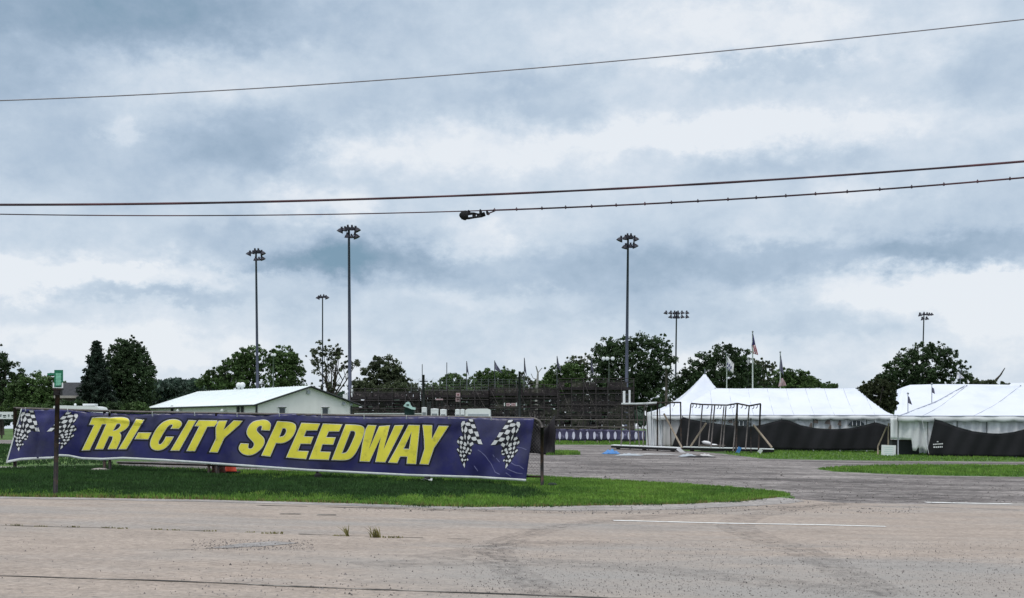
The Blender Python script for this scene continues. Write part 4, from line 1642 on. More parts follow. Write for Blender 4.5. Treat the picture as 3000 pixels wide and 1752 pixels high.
tree('broadleaf_tree', 'largest dark green tree behind the low lamp pole', 185,
     [(1775, 1030, 40, 42), (1825, 1018, 46, 36), (1880, 1012, 42, 34), (1930, 1015, 36, 34), (1955, 1050, 24, 30), (1760, 1080, 36, 50), (1840, 1080, 95, 70), (1920, 1090, 50, 60), (1830, 1130, 110, 45), (1900, 1150, 90, 50), (1780, 1160, 80, 50)],
     'leaf_dark', 1850, 2.2, 12, 1.15, trunk_r=.5)
tree('broadleaf_tree', 'dark green tree behind the tent peak', 190,
     [(2120, 1038, 44, 32), (2065, 1058, 36, 28), (2170, 1055, 34, 32), (2030, 1085, 34, 30), (2120, 1095, 95, 45), (2200, 1100, 40, 35), (2060, 1130, 80, 40), (2170, 1140, 90, 40), (2000, 1130, 40, 40)], 'leaf_dark', 2120, 2.3, 11, 1.1)
tree('broadleaf_tree', 'spindly tree between the two tall flagpoles', 195, [(2225, 1062, 28, 16), (2250, 1075, 26, 18), (2225, 1095, 34, 24), (2235, 1130, 50, 26)], 'leaf_brown', 2230, .9, 7, .8, limbs=12, trunk_r=.2)
tree('broadleaf_tree', 'row tree behind the right half of the long white tent', 200, [(2290, 1100, 42, 22), (2340, 1108, 42, 20), (2310, 1125, 75, 18), (2300, 1142, 100, 20)], 'leaf_mid', 2310, 2.0, 9)
tree('shrub', 'small round bush above the right end of the tent ridge', 205, [(2376, 1118, 22, 18), (2385, 1130, 24, 12)], 'leaf_mid', 2378, 2.1, 8, cat='shrub', trunk_r=.12)
tree('shrub', 'tiny bush poking over the right hip of the long tent', 210, [(2430, 1131, 25, 10)], 'leaf_mid', 2430, 2.0, 7, cat='shrub', trunk_r=.1)
tree('shrub', 'dark round bush in the gap between the two large tents', 106, [(2570, 1150, 52, 42), (2530, 1165, 34, 30), (2600, 1175, 28, 35), (2565, 1195, 50, 30)], 'leaf_olive', 2570, 2.4, 9, 1.6, cat='shrub', trunk_r=.15)
tree('broadleaf_tree', 'big rounded dark tree behind the right tents', 185,
     [(2705, 1035, 42, 34), (2660, 1055, 40, 32), (2755, 1040, 40, 34), (2795, 1060, 30, 32), (2620, 1085, 36, 28), (2700, 1085, 95, 45), (2825, 1095, 28, 26), (2590, 1110, 34, 22), (2620, 1125, 70, 35), (2740, 1115, 90, 40), (2680, 1130, 90, 40)],
     'leaf_dark', 2705, 1.8, 11, 1.1, trunk_r=.45)
tree('shrub', 'low ragged thicket right of the big rounded tree', 190, [(2850, 1125, 36, 14), (2895, 1128, 44, 14), (2955, 1135, 40, 9)], 'leaf_brown', 2880, 1.9, 8, cat='shrub', trunk_r=.12)
# dead snags
for name, pts, lab in (('dead_tree', [[(2905, 1135), (2918, 1112), (2930, 1100), (2944, 1078)], [(2930, 1100), (2936, 1095)], [(2912, 1122), (2926, 1108)]], 'leaning dead trunk sticking up on the far right'),
                       ('dead_tree', [[(1572, 1140), (1575, 1110), (1576, 1092), (1570, 1072)], [(1576, 1092), (1588, 1078)], [(1575, 1112), (1562, 1108), (1556, 1095)]], 'pale dead forked branch behind the grandstand')):
    Y = 195
    p0 = P(pts[0][0][0], pts[0][0][1], Y)
    g0 = Vector((p0.x, Y, gz(p0.x)))
    o = thing(name, g0, lab, 'dead tree')
    b = MB()
    pal = 'right' not in lab
    b.tube([g0] + [P(x, y, Y) for x, y in pts[0]], [.3, .2, .17, .13, .06], 7)
    b.build('trunk', M['bark_pale'] if pal else M['bark'], o, True)
    b = MB()
    for l in pts[1:]:
        b.tube([P(x, y, Y) for x, y in l], [.08] + [.05] * (len(l) - 1), 5)
    b.build('branch', M['bark_pale'] if pal else M['bark'], o, True)


# hedge and bushes seen over the left of the banner
def bush(px, py, rx, ry, Y, m, lab, cat='bush', grp=None):
    g0 = ground_at(px, Y)
    zt = P(px, py - ry, Y).z
    C, RR = clumps([(px, py, rx, ry), (px - rx * .3, py + ry, rx, ry * 1.1), (px + rx * .3, py + ry * 1.2, rx, ry * 1.1)], Y, 8, 2.2)
    o = thing('bush', g0, lab, cat, grp)
    leaves_mesh('foliage', C, RR, len(C) * 26, 4.2 * Y / F, M[m], o)
    b = MB()
    for q in range(5):
        b.tube([g0, Vector(C[rng.integers(0, len(C))])], [.06, .02], 5)
    b.build('stems', M['bark'], o)
    return o


for i, (px, py, rx, ry, m, lab) in enumerate([
        (5, 1204, 30, 9, 'leaf_bright', 'low bright bush at the left edge just above the fence'),
        (52, 1194, 28, 14, 'leaf_bright', 'rounded bright green bush left of the sign post'),
        (92, 1197, 22, 11, 'leaf_mid', 'mid green bush between the bright bush and the sign post'),
        (132, 1196, 28, 12, 'leaf_mid', 'darker bush directly left of the sign post'),
        (215, 1185, 45, 12, 'leaf_dark', 'low dark hedge bush above the white camper roof'),
        (330, 1195, 45, 16, 'leaf_dark', 'low dark bush at the foot of the spruce'),
        (395, 1195, 40, 15, 'leaf_mid', 'low bush left of the white building')]):
    bush(px, py, rx, ry, 112 + (i % 3) * 3, m, lab)

# far woods closing the view
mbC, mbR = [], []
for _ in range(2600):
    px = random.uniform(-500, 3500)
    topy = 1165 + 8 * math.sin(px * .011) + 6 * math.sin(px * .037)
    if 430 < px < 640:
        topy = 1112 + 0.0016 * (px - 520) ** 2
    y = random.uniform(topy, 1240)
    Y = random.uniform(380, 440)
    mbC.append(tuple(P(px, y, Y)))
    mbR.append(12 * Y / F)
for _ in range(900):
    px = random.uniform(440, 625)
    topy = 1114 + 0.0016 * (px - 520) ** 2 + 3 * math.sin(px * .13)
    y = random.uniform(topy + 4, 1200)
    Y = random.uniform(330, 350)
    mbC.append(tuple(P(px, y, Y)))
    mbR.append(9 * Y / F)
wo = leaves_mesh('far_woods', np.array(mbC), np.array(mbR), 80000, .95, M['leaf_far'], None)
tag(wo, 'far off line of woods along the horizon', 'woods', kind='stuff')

# ---------------------------------------------------------------- white building
BY, th = 130.0, R(38)
Pc = P(750, 1186, BY)                                   # near left corner of the gable, at the eave
ez = Pc.z
gdir = Vector((math.cos(th), math.sin(th), 0))
ldir = Vector((-math.sin(th), math.cos(th), 0))


def span(dirv, px):
    k = (px - 1500) / F
    return (k * Pc.y - Pc.x) / (dirv.x - k * dirv.y)


W = span(gdir, 1064)
Lb = span(ldir, 432)
gB = Vector((Pc.x, Pc.y, gz(Pc.x)))
bld = thing('metal_building', gB, 'long white metal building with a low gable roof behind the banner', 'building')
rz = 3.15 if False else (P(908, 1131, (Pc + gdir * W / 2).y).z - ez)


def B(a, l, z):
    return Vector((Pc.x, Pc.y, 0)) + gdir * a + ldir * l + Vector((0, 0, z))


z0 = gB.z
ov = .35
wall_w = W - 1.3
mb = MB()
hw = W / 2
poly = [B(.25, ov, z0), B(wall_w, ov, z0), B(wall_w, ov, ez + rz * (W - wall_w) / hw - .12), B(hw, ov, ez + rz - .12), B(.25, ov, ez + .02)]
mb.prism(poly, ldir * .12)
mb.build('gable_wall', M['wall_green'], bld)
mb = MB()
mb.prism([B(.25, ov + .13, z0), B(.25, Lb - .3, z0), B(.25, Lb - .3, ez), B(.25, ov + .13, ez)], gdir * .12)
mb.build('side_wall', M['wall_green'], bld)
MB().prism([B(wall_w, ov + .13, z0), B(wall_w, Lb - .3, z0), B(wall_w, Lb - .3, ez), B(wall_w, ov + .13, ez)], -gdir * .12).build('side_wall', M['wall_green'], bld)
MB().prism([B(.4, Lb - .3, z0), B(wall_w, Lb - .3, z0), B(wall_w, Lb - .3, ez), B(.4, Lb - .3, ez)], -ldir * .12).build('end_wall', M['wall_green'], bld)
rf = MB().add([B(-.15, 0, ez), B(hw, 0, ez + rz), B(hw, Lb, ez + rz), B(-.15, Lb, ez)], [(0, 1, 2, 3)]).add(
    [B(hw, 0, ez + rz), B(W, 0, ez), B(W, Lb, ez), B(hw, Lb, ez + rz)], [(0, 1, 2, 3)]).build('roof', M['roof_white'], bld, solid=.1)
mb = MB()
nr = int(Lb / .6)
for i in range(1, nr):
    for (a0, a1) in ((-.1, hw), (hw, W)):
        p, q = B(a0, Lb * i / nr, (ez if a0 < 0 else ez + rz) + .07), B(a1, Lb * i / nr, (ez + rz if a0 < 0 else ez) + .07)
        mb.tube([p, q], .014, 4)
mb.build('ribs', M['roof_white'], rf)
mb = MB()
mb.tube([B(-.2, -.04, ez - .05), B(hw, -.04, ez + rz - .05), B(W + .05, -.04, ez - .06)], .10, 6)
mb.build('verge_trim', M['trim'], rf)
MB().tube([B(-.22, 0, ez - .06), B(-.22, Lb, ez - .06)], .08, 6).build('gutter', M['trim'], rf)
for a in (.2,):
    MB().box(B(a, ov - .06, (z0 + ez) / 2), (.16, .16, ez - z0), rz=th).build('corner_trim', M['trim'], bld)
MB().box(B(wall_w, ov - .06, (z0 + ez) / 2), (.14, .16, ez - z0), rz=th).build('corner_trim', M['trim'], bld)


def on_gable(px):
    k = (px - 1500) / F
    return (k * Pc.y - Pc.x) / (gdir.x - k * gdir.y)


def on_side(px):
    k = (px - 1500) / F
    return (k * Pc.y - Pc.x) / (ldir.x - k * ldir.y)


for px in (830, 956):
    a = on_gable(px)
    c = B(a, ov - .06, 0)
    c.z = P(px, 1204, c.y).z
    w = MB().box(c, (.85, .10, .80), rz=th).build('window', M['white_paint'], bld)
    MB().box(c - ldir * .06, (.62, .04, .60), rz=th).build('pane', M['glass'], w)
    MB().box(c - ldir * .12 + Vector((0, 0, .38)), (.90, .16, .05), rz=th).build('sill', M['trim'], w)
a = on_gable(907)
c = B(a, ov - .1, 0)
c.z = P(907, 1149, c.y).z
MB().box(c, (.36, .2, .34), rz=th).build('wall_lamp', M['grey_paint'], bld)
a = on_gable(1022)
for dx in (-.45, .45):
    c = B(a + dx, ov - .1, 0)
    c.z = P(1022, 1183, c.y).z
    MB().lathe([(.05, -.12), (.16, -.05), (.2, .1)], 8, Matrix.Translation(c) @ Matrix.Rotation(R(70), 4, 'X')).build('wall_lamp', M['grey_paint'], bld)
for px in (500, 525, 655, 693, 705):
    l = on_side(px)
    c = B(.15, l, 0)
    c.z = P(px, 1204, c.y).z
    if px in (525, 655):
        MB().lathe([(.06, -.2), (.2, -.1), (.24, .1), (.1, .2)], 10, Matrix.Translation(c - gdir * .25)).build('wall_lamp', M['white_paint'], bld, True)
    else:
        MB().box(c, (.10, .45, 1.2), rz=th).build('window', M['trim'], bld)
for px0, px1 in ((445, 470),):
    l0 = on_side(470)
    l1 = on_side(524)
    mb = MB()
    mb.prism([B(.12, l0, z0), B(.12, l1, z0), B(.12, l1, ez - .5), B(.12, l0, ez - .5)], -gdir * .05)
    mb.build('roller_door', M['white_paint'], bld)
# roof vent
a = hw
l = (on_side(705) + Lb * .28)
k = (705 - 1500) / F
l = (k * (Pc.y + gdir.y * hw) - (Pc.x + gdir.x * hw)) / (ldir.x - k * ldir.y)
for dl in (-.45, .45):
    c = B(hw, l + dl, ez + rz)
    v = MB()
    v.lathe([(.16, -.15), (.16, .25), (.30, .30), (.32, .62), (.18, .80), (.02, .84)], 10, Matrix.Translation(c))
    v.build('roof_vent', M['white_paint'], rf, True)

# house behind the trees
Y = 150
c = P(212, 1160, Y)
g0 = Vector((c.x, Y, gz(c.x)))
hs = thing('house', g0, 'low house with a grey shingle roof between the trees on the left', 'house')
zr = P(212, 1128, Y).z
ze = P(212, 1163, Y).z
MB().box((c.x, Y + 3, (g0.z + ze) / 2), (3.2, 6, ze - g0.z)).build('wall', M['wood_grey'], hs)
MB().prism([(c.x - 1.9, Y - .5, ze), (c.x - 1.9, Y + 6.5, ze), (c.x - 1.9, Y + 3, zr + .4)], (3.8, 0, 0)).build('roof', M['roof_shingle'], hs)
MB().box((c.x, Y - .55, ze), (3.9, .12, .28)).build('gutter', M['pale_concrete'], hs)

# camper behind the left of the banner
Y = 108
c = P(238, 1200, Y)
g0 = Vector((c.x, Y, gz(c.x)))
cp = thing('camper', g0, 'white camper roof with a roof unit showing above the left of the banner', 'camper')
zt = P(238, 1190, Y).z
prof = [(-1.95, .6), (1.7, .6), (1.98, 1.2), (1.98, zt - g0.z - .55), (1.75, zt - g0.z - .1), (1.4, zt - g0.z - .02), (-1.7, zt - g0.z + .06), (-1.95, zt - g0.z - .05)]
MB().prism([(c.x + a, Y - 1.1, g0.z + z) for a, z in prof], (0, 2.3, 0)).build('body', M['white_paint'], cp)
MB().box((c.x + .75, Y, zt + .12), (1.0, .8, .16)).build('roof_unit', M['white_paint'], cp)
MB().lathe([(.10, 0), (.10, .12), (.04, .18)], 8, Matrix.Translation((c.x - .5, Y, zt + .05))).build('roof_vent', M['white_paint'], cp)
MB().box((c.x - .3, Y - 1.12, g0.z + 1.9), (1.2, .04, .5)).build('window', M['glass'], cp)
for dx in (-.7, .2):
    MB().lathe([(.34, -.1), (.36, 0), (.34, .1)], 16, Matrix.Translation((c.x + dx, Y - 1.05, g0.z + .36)) @ Matrix.Rotation(R(90), 4, 'X')).build('wheel', M['rubber'], cp)

# ---------------------------------------------------------------- grandstand
GY = 142.0


def stand(px0, px1, topL, label, rows=11):
    k = GY / F
    x0, x1 = (px0 - 1500) * k, (px1 - 1500) * k
    zt = P(px0, topL, GY).z
    g0 = Vector(((x0 + x1) / 2, GY, gz((x0 + x1) / 2)))
    o = thing('grandstand', g0, label, 'grandstand', 'dark grandstand sections seen from behind')
    H = zt - g0.z
    for r in range(rows):
        f = (r + .5) / rows
        z = g0.z + .5 + (H - .9) * f
        yy = GY + 7 * (1 - f)
        b = MB()
        b.box(((x0 + x1) / 2, yy, z), (x1 - x0, .28, .07))
        b.box(((x0 + x1) / 2, yy - .32, z - .22), (x1 - x0, .30, .06))
        b.box(((x0 + x1) / 2, yy - .16, z - .12), (x1 - x0, .03, .16))
        b.build('bench_row', M['bleacher'], o)
    n = max(3, int((x1 - x0) / 1.25))
    for i in range(n + 1):
        x = x0 + (x1 - x0) * i / n + random.uniform(-.12, .12)
        b = MB()
        b.box((x, GY - .45, (g0.z + zt + .35) / 2), (.11, .11, zt + .35 - g0.z))
        b.tube([(x, GY - .4, zt - .3), (x, GY + 7, g0.z + .4)], .07, 4)
        b.build('post', M['bleacher'], o)
    b = MB()
    for i in range(0, n):
        xa, xb = x0 + (x1 - x0) * i / n, x0 + (x1 - x0) * (i + 1) / n
        if i % 2:
            b.tube([(xa, GY - .5, g0.z + .3), (xb, GY - .5, g0.z + H * .5)], .018, 4)
        elif random.random() < .5:
            b.tube([(xb, GY - .5, g0.z + H * .5), (xa, GY - .5, zt)], .018, 4)
    b.build('bracing', M['bleacher_light'], o)
    b = MB()
    for z in (zt + .05, zt + .32):
        b.tube([(x0, GY - .45, z), (x1, GY - .45, z)], .035, 5)
    for j in range(6):
        z = g0.z + .4 + (H - .5) * j / 5
        b.tube([(x0, GY - .52, z), (x1, GY - .52, z)], .045, 5)
    b.build('rail', M['bleacher'], o)
    # screen of dark slats at the back, with openings
    b = MB()
    for i in range(n * 2):
        for j in range(10):
            if random.random() < .90:
                xa = x0 + (x1 - x0) * i / (n * 2)
                xb = x0 + (x1 - x0) * (i + 1) / (n * 2)
                za = g0.z + (H - .1) * j / 10
                zb = g0.z + (H - .1) * (j + 1) / 10
                b.box(((xa + xb) / 2, GY + .25 + random.uniform(0, .3), (za + zb) / 2), (xb - xa - .03, .04, (zb - za) * random.uniform(.86, 1.0)))
    b.build('back_panels', M['panel'], o)
    return o


stand(1030, 1230, 1148, 'grandstand section nearest the white building')
stand(1232, 1432, 1142, 'grandstand section behind the white trailer and toilets')
stand(1434, 1634, 1136, 'grandstand section behind the right end of the banner')
stand(1636, 1856, 1118, 'highest grandstand section, behind the purple fence banner', 12)

# pale catch fence wires above the stand
Y = 168
g0 = ground_at(1370, Y)
cf = thing('catch_fence', g0, 'faint tall wire catch fence rising above the low trees behind the grandstand', 'fence')
for i in range(17):
    px = 1205 + i * 20.5
    a = P(px, 1150, Y)
    t = P(px, 1110 + 2 * math.sin(i), Y)
    MB().tube([(a.x, Y, gz(a.x)), t, t + Vector((.25, -.4, .12))], .016, 5).build('post', M['galv'], cf)
b = MB()
for yy in (1112, 1119, 1127, 1135, 1143):
    b.tube([P(1200, yy, Y), P(1538, yy, Y)], .006, 4)
for i in range(84):
    b.tube([P(1202 + i * 4, 1112, Y), P(1202 + i * 4, 1148, Y)], .003, 3)
b.build('wires', M['galv'], cf)

# dark utility poles and a rail fence in front of the stand
for px, ty, lab in ((1241, 1098, 'short dark pole behind the banner flags, left one of two'), (1522, 1088, 'dark pole in the middle of the grandstand')):
    t = P(px, ty, 140)
    g0 = Vector((t.x, 140, gz(t.x)))
    o = thing('utility_pole', g0, lab, 'pole', 'dark poles at the grandstand')
    MB().tube([g0, t], [.15, .12], 8).build('pole', M['trim'], o, True)
    MB().box(t + Vector((0, 0, -.7)), (.9, .1, .12)).build('crossarm', M['trim'], o)

# flags on thin poles along the top of the grandstand
def furled(px, ty, Y, style, label, botpy=1150, m='flag_grey', name='flagpole', grp='flags along the grandstand'):
    t = P(px, ty, Y)
    g0 = Vector((t.x, Y, gz(t.x)))
    o = thing(name, g0, label, 'flagpole', grp)
    MB().tube([g0, t], [.07, .045], 6).build('pole', M['galv'], o, True)
    k = Y / F
    if style:
        w, h = style
        b = MB()

        def fn(u, v):
            hang = u * w * k * (.25 + .75 * v)
            return t + Vector((hang + .05, .12 * math.sin(u * 9 + v * 4), -(.1 + v * h * k) - u * h * k * .45))
        b.grid(fn, 8, 8)
        b.build('flag', M[m], o, True, solid=.02)
    return o


fl = [(1237, 1067, None, 'first bare pole from the left above the grandstand'), (1309, 1062, None, 'second bare pole from the left above the grandstand'),
      (1367, 1058, (6, 28), 'narrow furled flag, third pole from the left above the grandstand'),
      (1449, 1056, (22, 24), 'triangular drooping flag above the middle of the grandstand'),
      (1536, 1048, (6, 36), 'furled flag beside the dead branch above the grandstand'),
      (1632, 1043, (10, 30), 'small drooping flag left of the ragged tree'),
      (1731, 1042, (8, 40), 'pale furled flag at the left side of the largest tree')]
for px, ty, st, lab in fl:
    furled(px, ty, 146, st, lab)

# pieces in front of the stand, just above the banner
Y = 120
c = P(1140, 1214, Y)
mb = MB()
g0 = Vector((c.x, Y, gz(c.x)))
x0, x1 = P(1040, 0, Y).x, P(1245, 0, Y).x
wz = P(1140, 1213, Y).z
mb.box(((x0 + x1) / 2, Y, (g0.z + wz) / 2), (x1 - x0, .25, wz - g0.z))
wl_ = thing('barrier_wall', g0, 'low pale barrier wall showing just above the banner beside the white building', 'wall')
mb.build('wall_body', M['pale_concrete'], wl_)
MB().box(((x0 + x1) / 2, Y, wz + .04), (x1 - x0 + .1, .35, .08)).build('cap', M['hem'], wl_)

Y = 112
c = P(1200, 1215, Y)
g0 = Vector((c.x, Y, gz(c.x)))
bo = thing('booth', g0, 'small dark green booth with a curved pale roof above the banner', 'booth')


def BQ(x, y):
    return P(1000 + x / 6.3, 1020 + y / 6.3, Y)


MB().prism([BQ(1165, 1090), BQ(1340, 1140), BQ(1330, 1260), Vector((BQ(1330, 0).x, Y, g0.z)), Vector((BQ(1165, 0).x, Y, g0.z))], (0, 1.2, 0)).build('wall', M['dark_green'], bo)
MB().prism([BQ(1148, 1070), BQ(1185, 1025), BQ(1205, 998), BQ(1240, 990), BQ(1268, 1005), BQ(1280, 1050), BQ(1310, 1085), BQ(1372, 1098), BQ(1370, 1138),
            BQ(1300, 1130), BQ(1240, 1100)], (0, -.3, 0)).build('roof', M['pale_teal'], bo)
MB().box(BQ(1230, 1048) - Vector((0, .33, 0)), (.22, .04, .12)).build('emblem', M['dark_green'], bo)

# signs on the stand
def panel_thing(name, px0, px1, y0, y1, Y, m, label, cat, grp=None, detail=None, posts=True):
    a, b_ = P(px0, y0, Y), P(px1, y1, Y)
    c = (a + b_) / 2
    g0 = Vector((c.x, Y, gz(c.x)))
    o = thing(name, g0, label, cat, grp)
    f = MB().box(c, (abs(b_.x - a.x), .08, abs(a.z - b_.z))).build('panel', M[m], o)
    if posts:
        for x in (a.x + .1, b_.x - .1):
            MB().tube([(x, Y + .08, g0.z), (x, Y + .08, c.z)], .02, 6).build('leg', M['trim'], o)
    if detail:
        mb = MB()
        for (dx, dz, w, h) in detail:
            mb.box(c + Vector((dx, -.06, dz)), (w, .03, h))
        mb.build('lettering', M['red_dull'], f)
    return o


panel_thing('sign_board', 1336, 1348, 1151, 1162, 139, 'pink', 'upper of two small pink signs on the grandstand', 'sign', 'small pink signs', [(0, 0, .2, .12)])
panel_thing('sign_board', 1335, 1348, 1165, 1177, 139.3, 'pink', 'lower of two small pink signs on the grandstand', 'sign', 'small pink signs', [(0, .05, .3, .06)])
panel_thing('sign_board', 1483, 1495, 1181, 1190, 139, 'pink', 'left of two small sign boards in the middle of the grandstand', 'sign', 'small sign boards', [(0, 0, .25, .05)])
panel_thing('sign_board', 1498, 1511, 1181, 1190, 139, 'pink', 'right of two small sign boards in the middle of the grandstand', 'sign', 'small sign boards', [(0, 0, .25, .05)])
for px in (1478, 1513):
    panel_thing('white_post', px - 1.6, px + 1.6, 1180, 1190, 138.8, 'hem', '%s white marker beside the two small sign boards' % ('left' if px < 1500 else 'right'), 'marker')
panel_thing('sign_board', 1276, 1298, 1168, 1172, 118, 'pink', 'pale sign board above the white cabins', 'sign')


def cabin(px0, px1, top, Y, label, name='portable_toilet', cat='portable toilet', grp=None):
    a, b_ = P(px0, top, Y), P(px1, top, Y)
    w = b_.x - a.x
    cx = (a.x + b_.x) / 2
    g0 = Vector((cx, Y, gz(cx)))
    o = thing(name, g0, label, cat, grp)
    h = a.z - g0.z
    MB().box((cx, Y, g0.z + (h - .15) / 2), (w, w, h - .15)).build('body', M['white_paint'], o)
    MB().lathe([(w * .72, 0), (w * .74, .08), (w * .70, .13), (.02, .16)], 4, Matrix.Translation((cx, Y, g0.z + h - .15)) @ Matrix.Rotation(R(45), 4, 'Z')).build('roof', M['white_paint'], o)
    d = MB().box((cx, Y - w / 2 - .02, g0.z + (h - .4) / 2), (w * .72, .04, h - .5)).build('door', M['galv'], o)
    MB().box((cx + w * .25, Y - w / 2 - .06, g0.z + h * .5), (.05, .05, .15)).build('handle', M['trim'], d)
    return o


cabin(1334, 1347, 1199, 110, 'left of two white portable toilets beside the white trailer', grp='portable toilets')
cabin(1349, 1361, 1199, 110, 'right of two white portable toilets, touching the white trailer', grp='portable toilets')
cabin(1236, 1250, 1193, 116, 'white cabin at the left under the pale sign board', 'cabin', 'cabin', 'white cabins')
cabin(1263, 1284, 1197, 116, 'white cabin in the middle under the pale sign board', 'cabin', 'cabin', 'white cabins')
cabin(1290, 1308, 1199, 117, 'white cabin at the right under the pale sign board', 'cabin', 'cabin', 'white cabins')
for px, ty, lab in ((1253, 1182, 'left dark post among the white cabins'), (1260, 1180, 'right dark post among the white cabins')):
    t = P(px, ty, 114)
    g0 = Vector((t.x, 114, gz(t.x)))
    o = MB().box((t.x, 114, (g0.z + t.z) / 2), (.12, .12, t.z - g0.z)).box((t.x, 114, t.z + .05), (.2, .2, .1)).build('wooden_post', M['trim'], None, loc=g0)
    tag(o, lab, 'post', 'dark posts among the cabins')

Y = 105
a, b_ = P(1363, 1197, Y), P(1436, 1199, Y)
cx = (a.x + b_.x) / 2
g0 = Vector((cx, Y, gz(cx)))
tr_ = thing('cargo_trailer', g0, 'white box trailer parked behind the right part of the banner', 'trailer')
h = a.z - g0.z
w = b_.x - a.x
MB().prism([(a.x, Y, g0.z + .5), (b_.x, Y, g0.z + .5), (b_.x, Y, g0.z + h - .08), (b_.x - .25, Y, g0.z + h), (a.x + .2, Y, g0.z + h - .02), (a.x, Y, g0.z + h - .12)], (0, 4.0, 0)).build('body', M['white_paint'], tr_)
dr = MB().box((cx + .05, Y - .02, g0.z + .5 + (h - .9) / 2), (w - .35, .04, h - .95)).build('door', M['grey_paint'], tr_)
MB().box((cx, Y - .06, g0.z + 1.2), (.06, .06, .5)).build('handle', M['trim'], dr)
for x in (a.x + .15, b_.x - .15):
    MB().lathe([(.3, -.1), (.33, 0), (.3, .1)], 14, Matrix.Translation((x, Y + 2, g0.z + .33)) @ Matrix.Rotation(R(90), 4, 'Y')).build('wheel', M['rubber'], tr_)

# rail fence to the right of the banner
Y = 128
g0 = ground_at(1720, Y)
rf_ = thing('rail_fence', g0, 'grey pipe rail fence in front of the grandstand right of the banner', 'fence')
MB().tube([P(1560, 1230, Y), P(1700, 1230, Y), P(1900, 1231, Y)], .05, 6).build('rail', M['rail'], rf_, True)
MB().tube([P(1560, 1250, Y), P(1900, 1251, Y)], .035, 6).build('rail', M['rail'], rf_, True)
for px in (1565, 1600, 1640, 1678, 1714, 1750, 1786, 1822, 1860, 1895):
    t = P(px, 1230, Y)
    MB().tube([(t.x, Y, gz(t.x)), t], .05, 6).build('post', M['rail'], rf_, True)

# purple banner with white ovals on a mesh fence
Y = 121
g0 = ground_at(1750, Y)
pf = thing('fence_banner', g0, 'purple and navy fence banner with a row of white ovals', 'banner')


def pfn(u, v):
    x = 1628 + (1892 - 1628) * u
    top = interp([(1628, 1256), (1690, 1258), (1693, 1262), (1696, 1257), (1756, 1252 + 6), (1892, 1262)], x)
    bot = interp([(1628, 1288), (1680, 1291), (1760, 1290), (1892, 1291)], x)
    return P(x, top + (bot - top) * v, Y + .05 * math.sin(u * 60) + .03 * math.sin(v * 5))


cl = MB().grid(pfn, 90, 6).build('cloth', M['purple'], pf, True, solid=.02)
mb = MB()
for i in range(13):
    px = 1640 + i * 20.3
    rx, ry = random.uniform(3.0, 4.6), 11.5
    pts = []
    for k in range(14):
        a_ = k / 14 * 6.283
        pts.append(P(px + math.cos(a_) * rx, 1276 + math.sin(a_) * ry, Y - .11))
    mb.prism(pts, (0, .01, 0))
mb.build('white_oval', M['lilac'], cl)
for px in (1628, 1695, 1756, 1820, 1890):
    t = P(px, 1254, Y)
    MB().tube([(t.x, Y + .08, gz(t.x)), (t.x, Y + .08, t.z)], .04, 6).build('post', M['dark_steel'], pf, True)
MB().tube([P(1628, 1254, Y), P(1693, 1258, Y), P(1760, 1250, Y), P(1890, 1256, Y)], .03, 6).build('top_rail', M['wood_grey'], pf, True)


# ---------------------------------------------------------------- tents
def tent_roof(mb, x0, x1, y0, y1, eave, ridge, hipL, hipR, nu=90, nv=24, sag=.35, bay=None, twist=0.0, power=1.12, skew=0.0):
    hd = (y1 - y0) / 2

    def fn(u, v):
        x = x0 + (x1 - x0) * u
        y = y0 + (y1 - y0) * v
        dl = (x - x0) / hipL
        dr = (x1 - x) / hipR
        dy = min(y - y0, y1 - y) / hd
        f = max(0, min(1, dl, dr, dy)) ** power
        s = 0
        if bay:
            s = math.sin(math.pi * ((x - x0 - hipL) / bay)) ** 2
        z = eave + (ridge - eave) * f - sag * s * (f * (1 - f) * 1.8 + .06 * f)
        if f > .02 and f < .98:   # soft wrinkles in the vinyl
            z += .018 * math.sin(x * 3.1 + y * 1.3) * math.sin(y * 2.1 - x * .7)
        return Vector((x + skew * (y - y0), y, z))
    mb.grid(fn, nu, nv)


def valance(o, pts, h, m, name='valance', step=1.2, depth=.05):
    """scalloped strip hanging from the eave, between points"""
    mb = MB()
    for a, b in zip(pts, pts[1:]):
        a, b = Vector(a), Vector(b)
        n = max(2, int((b - a).length / step)) * 4
        nrm = Vector(((b - a).y, -(b - a).x, 0)).normalized()

        def fn(u, v, a=a, b=b, n=n, nrm=nrm):
            p = a.lerp(b, u)
            ph = (u * n / 4) % 1
            hh = h * (.72 + .28 * math.sin(ph * math.pi)) if 0 < u < 1 else h * .72
            return p + nrm * (depth * (1 + .5 * math.sin(u * n * .9))) + Vector((0, 0, -hh * v))
        mb.grid(fn, n, 2)
    return mb.build(name, m, o, True, solid=.01)


def curtain(o, name, a, b, top, bot, m, waves=12, amp=.06, nu=60, topfn=None, botfn=None):
    a, b = Vector(a), Vector(b)
    nrm = Vector(((b - a).y, -(b - a).x, 0)).normalized()

    def fn(u, v):
        p = a.lerp(b, u)
        zt = topfn(u) if topfn else top
        zb = botfn(u) if botfn else bot
        w = math.sin(u * waves * 6.28 + v * .8) * amp + math.sin(u * waves * 2.7 + 1) * amp * .7
        return Vector((p.x, p.y, 0)) + nrm * w + Vector((0, 0, zt + (zb - zt) * v))
    return MB().grid(fn, nu, 8).build(name, m, o, True, solid=.012)


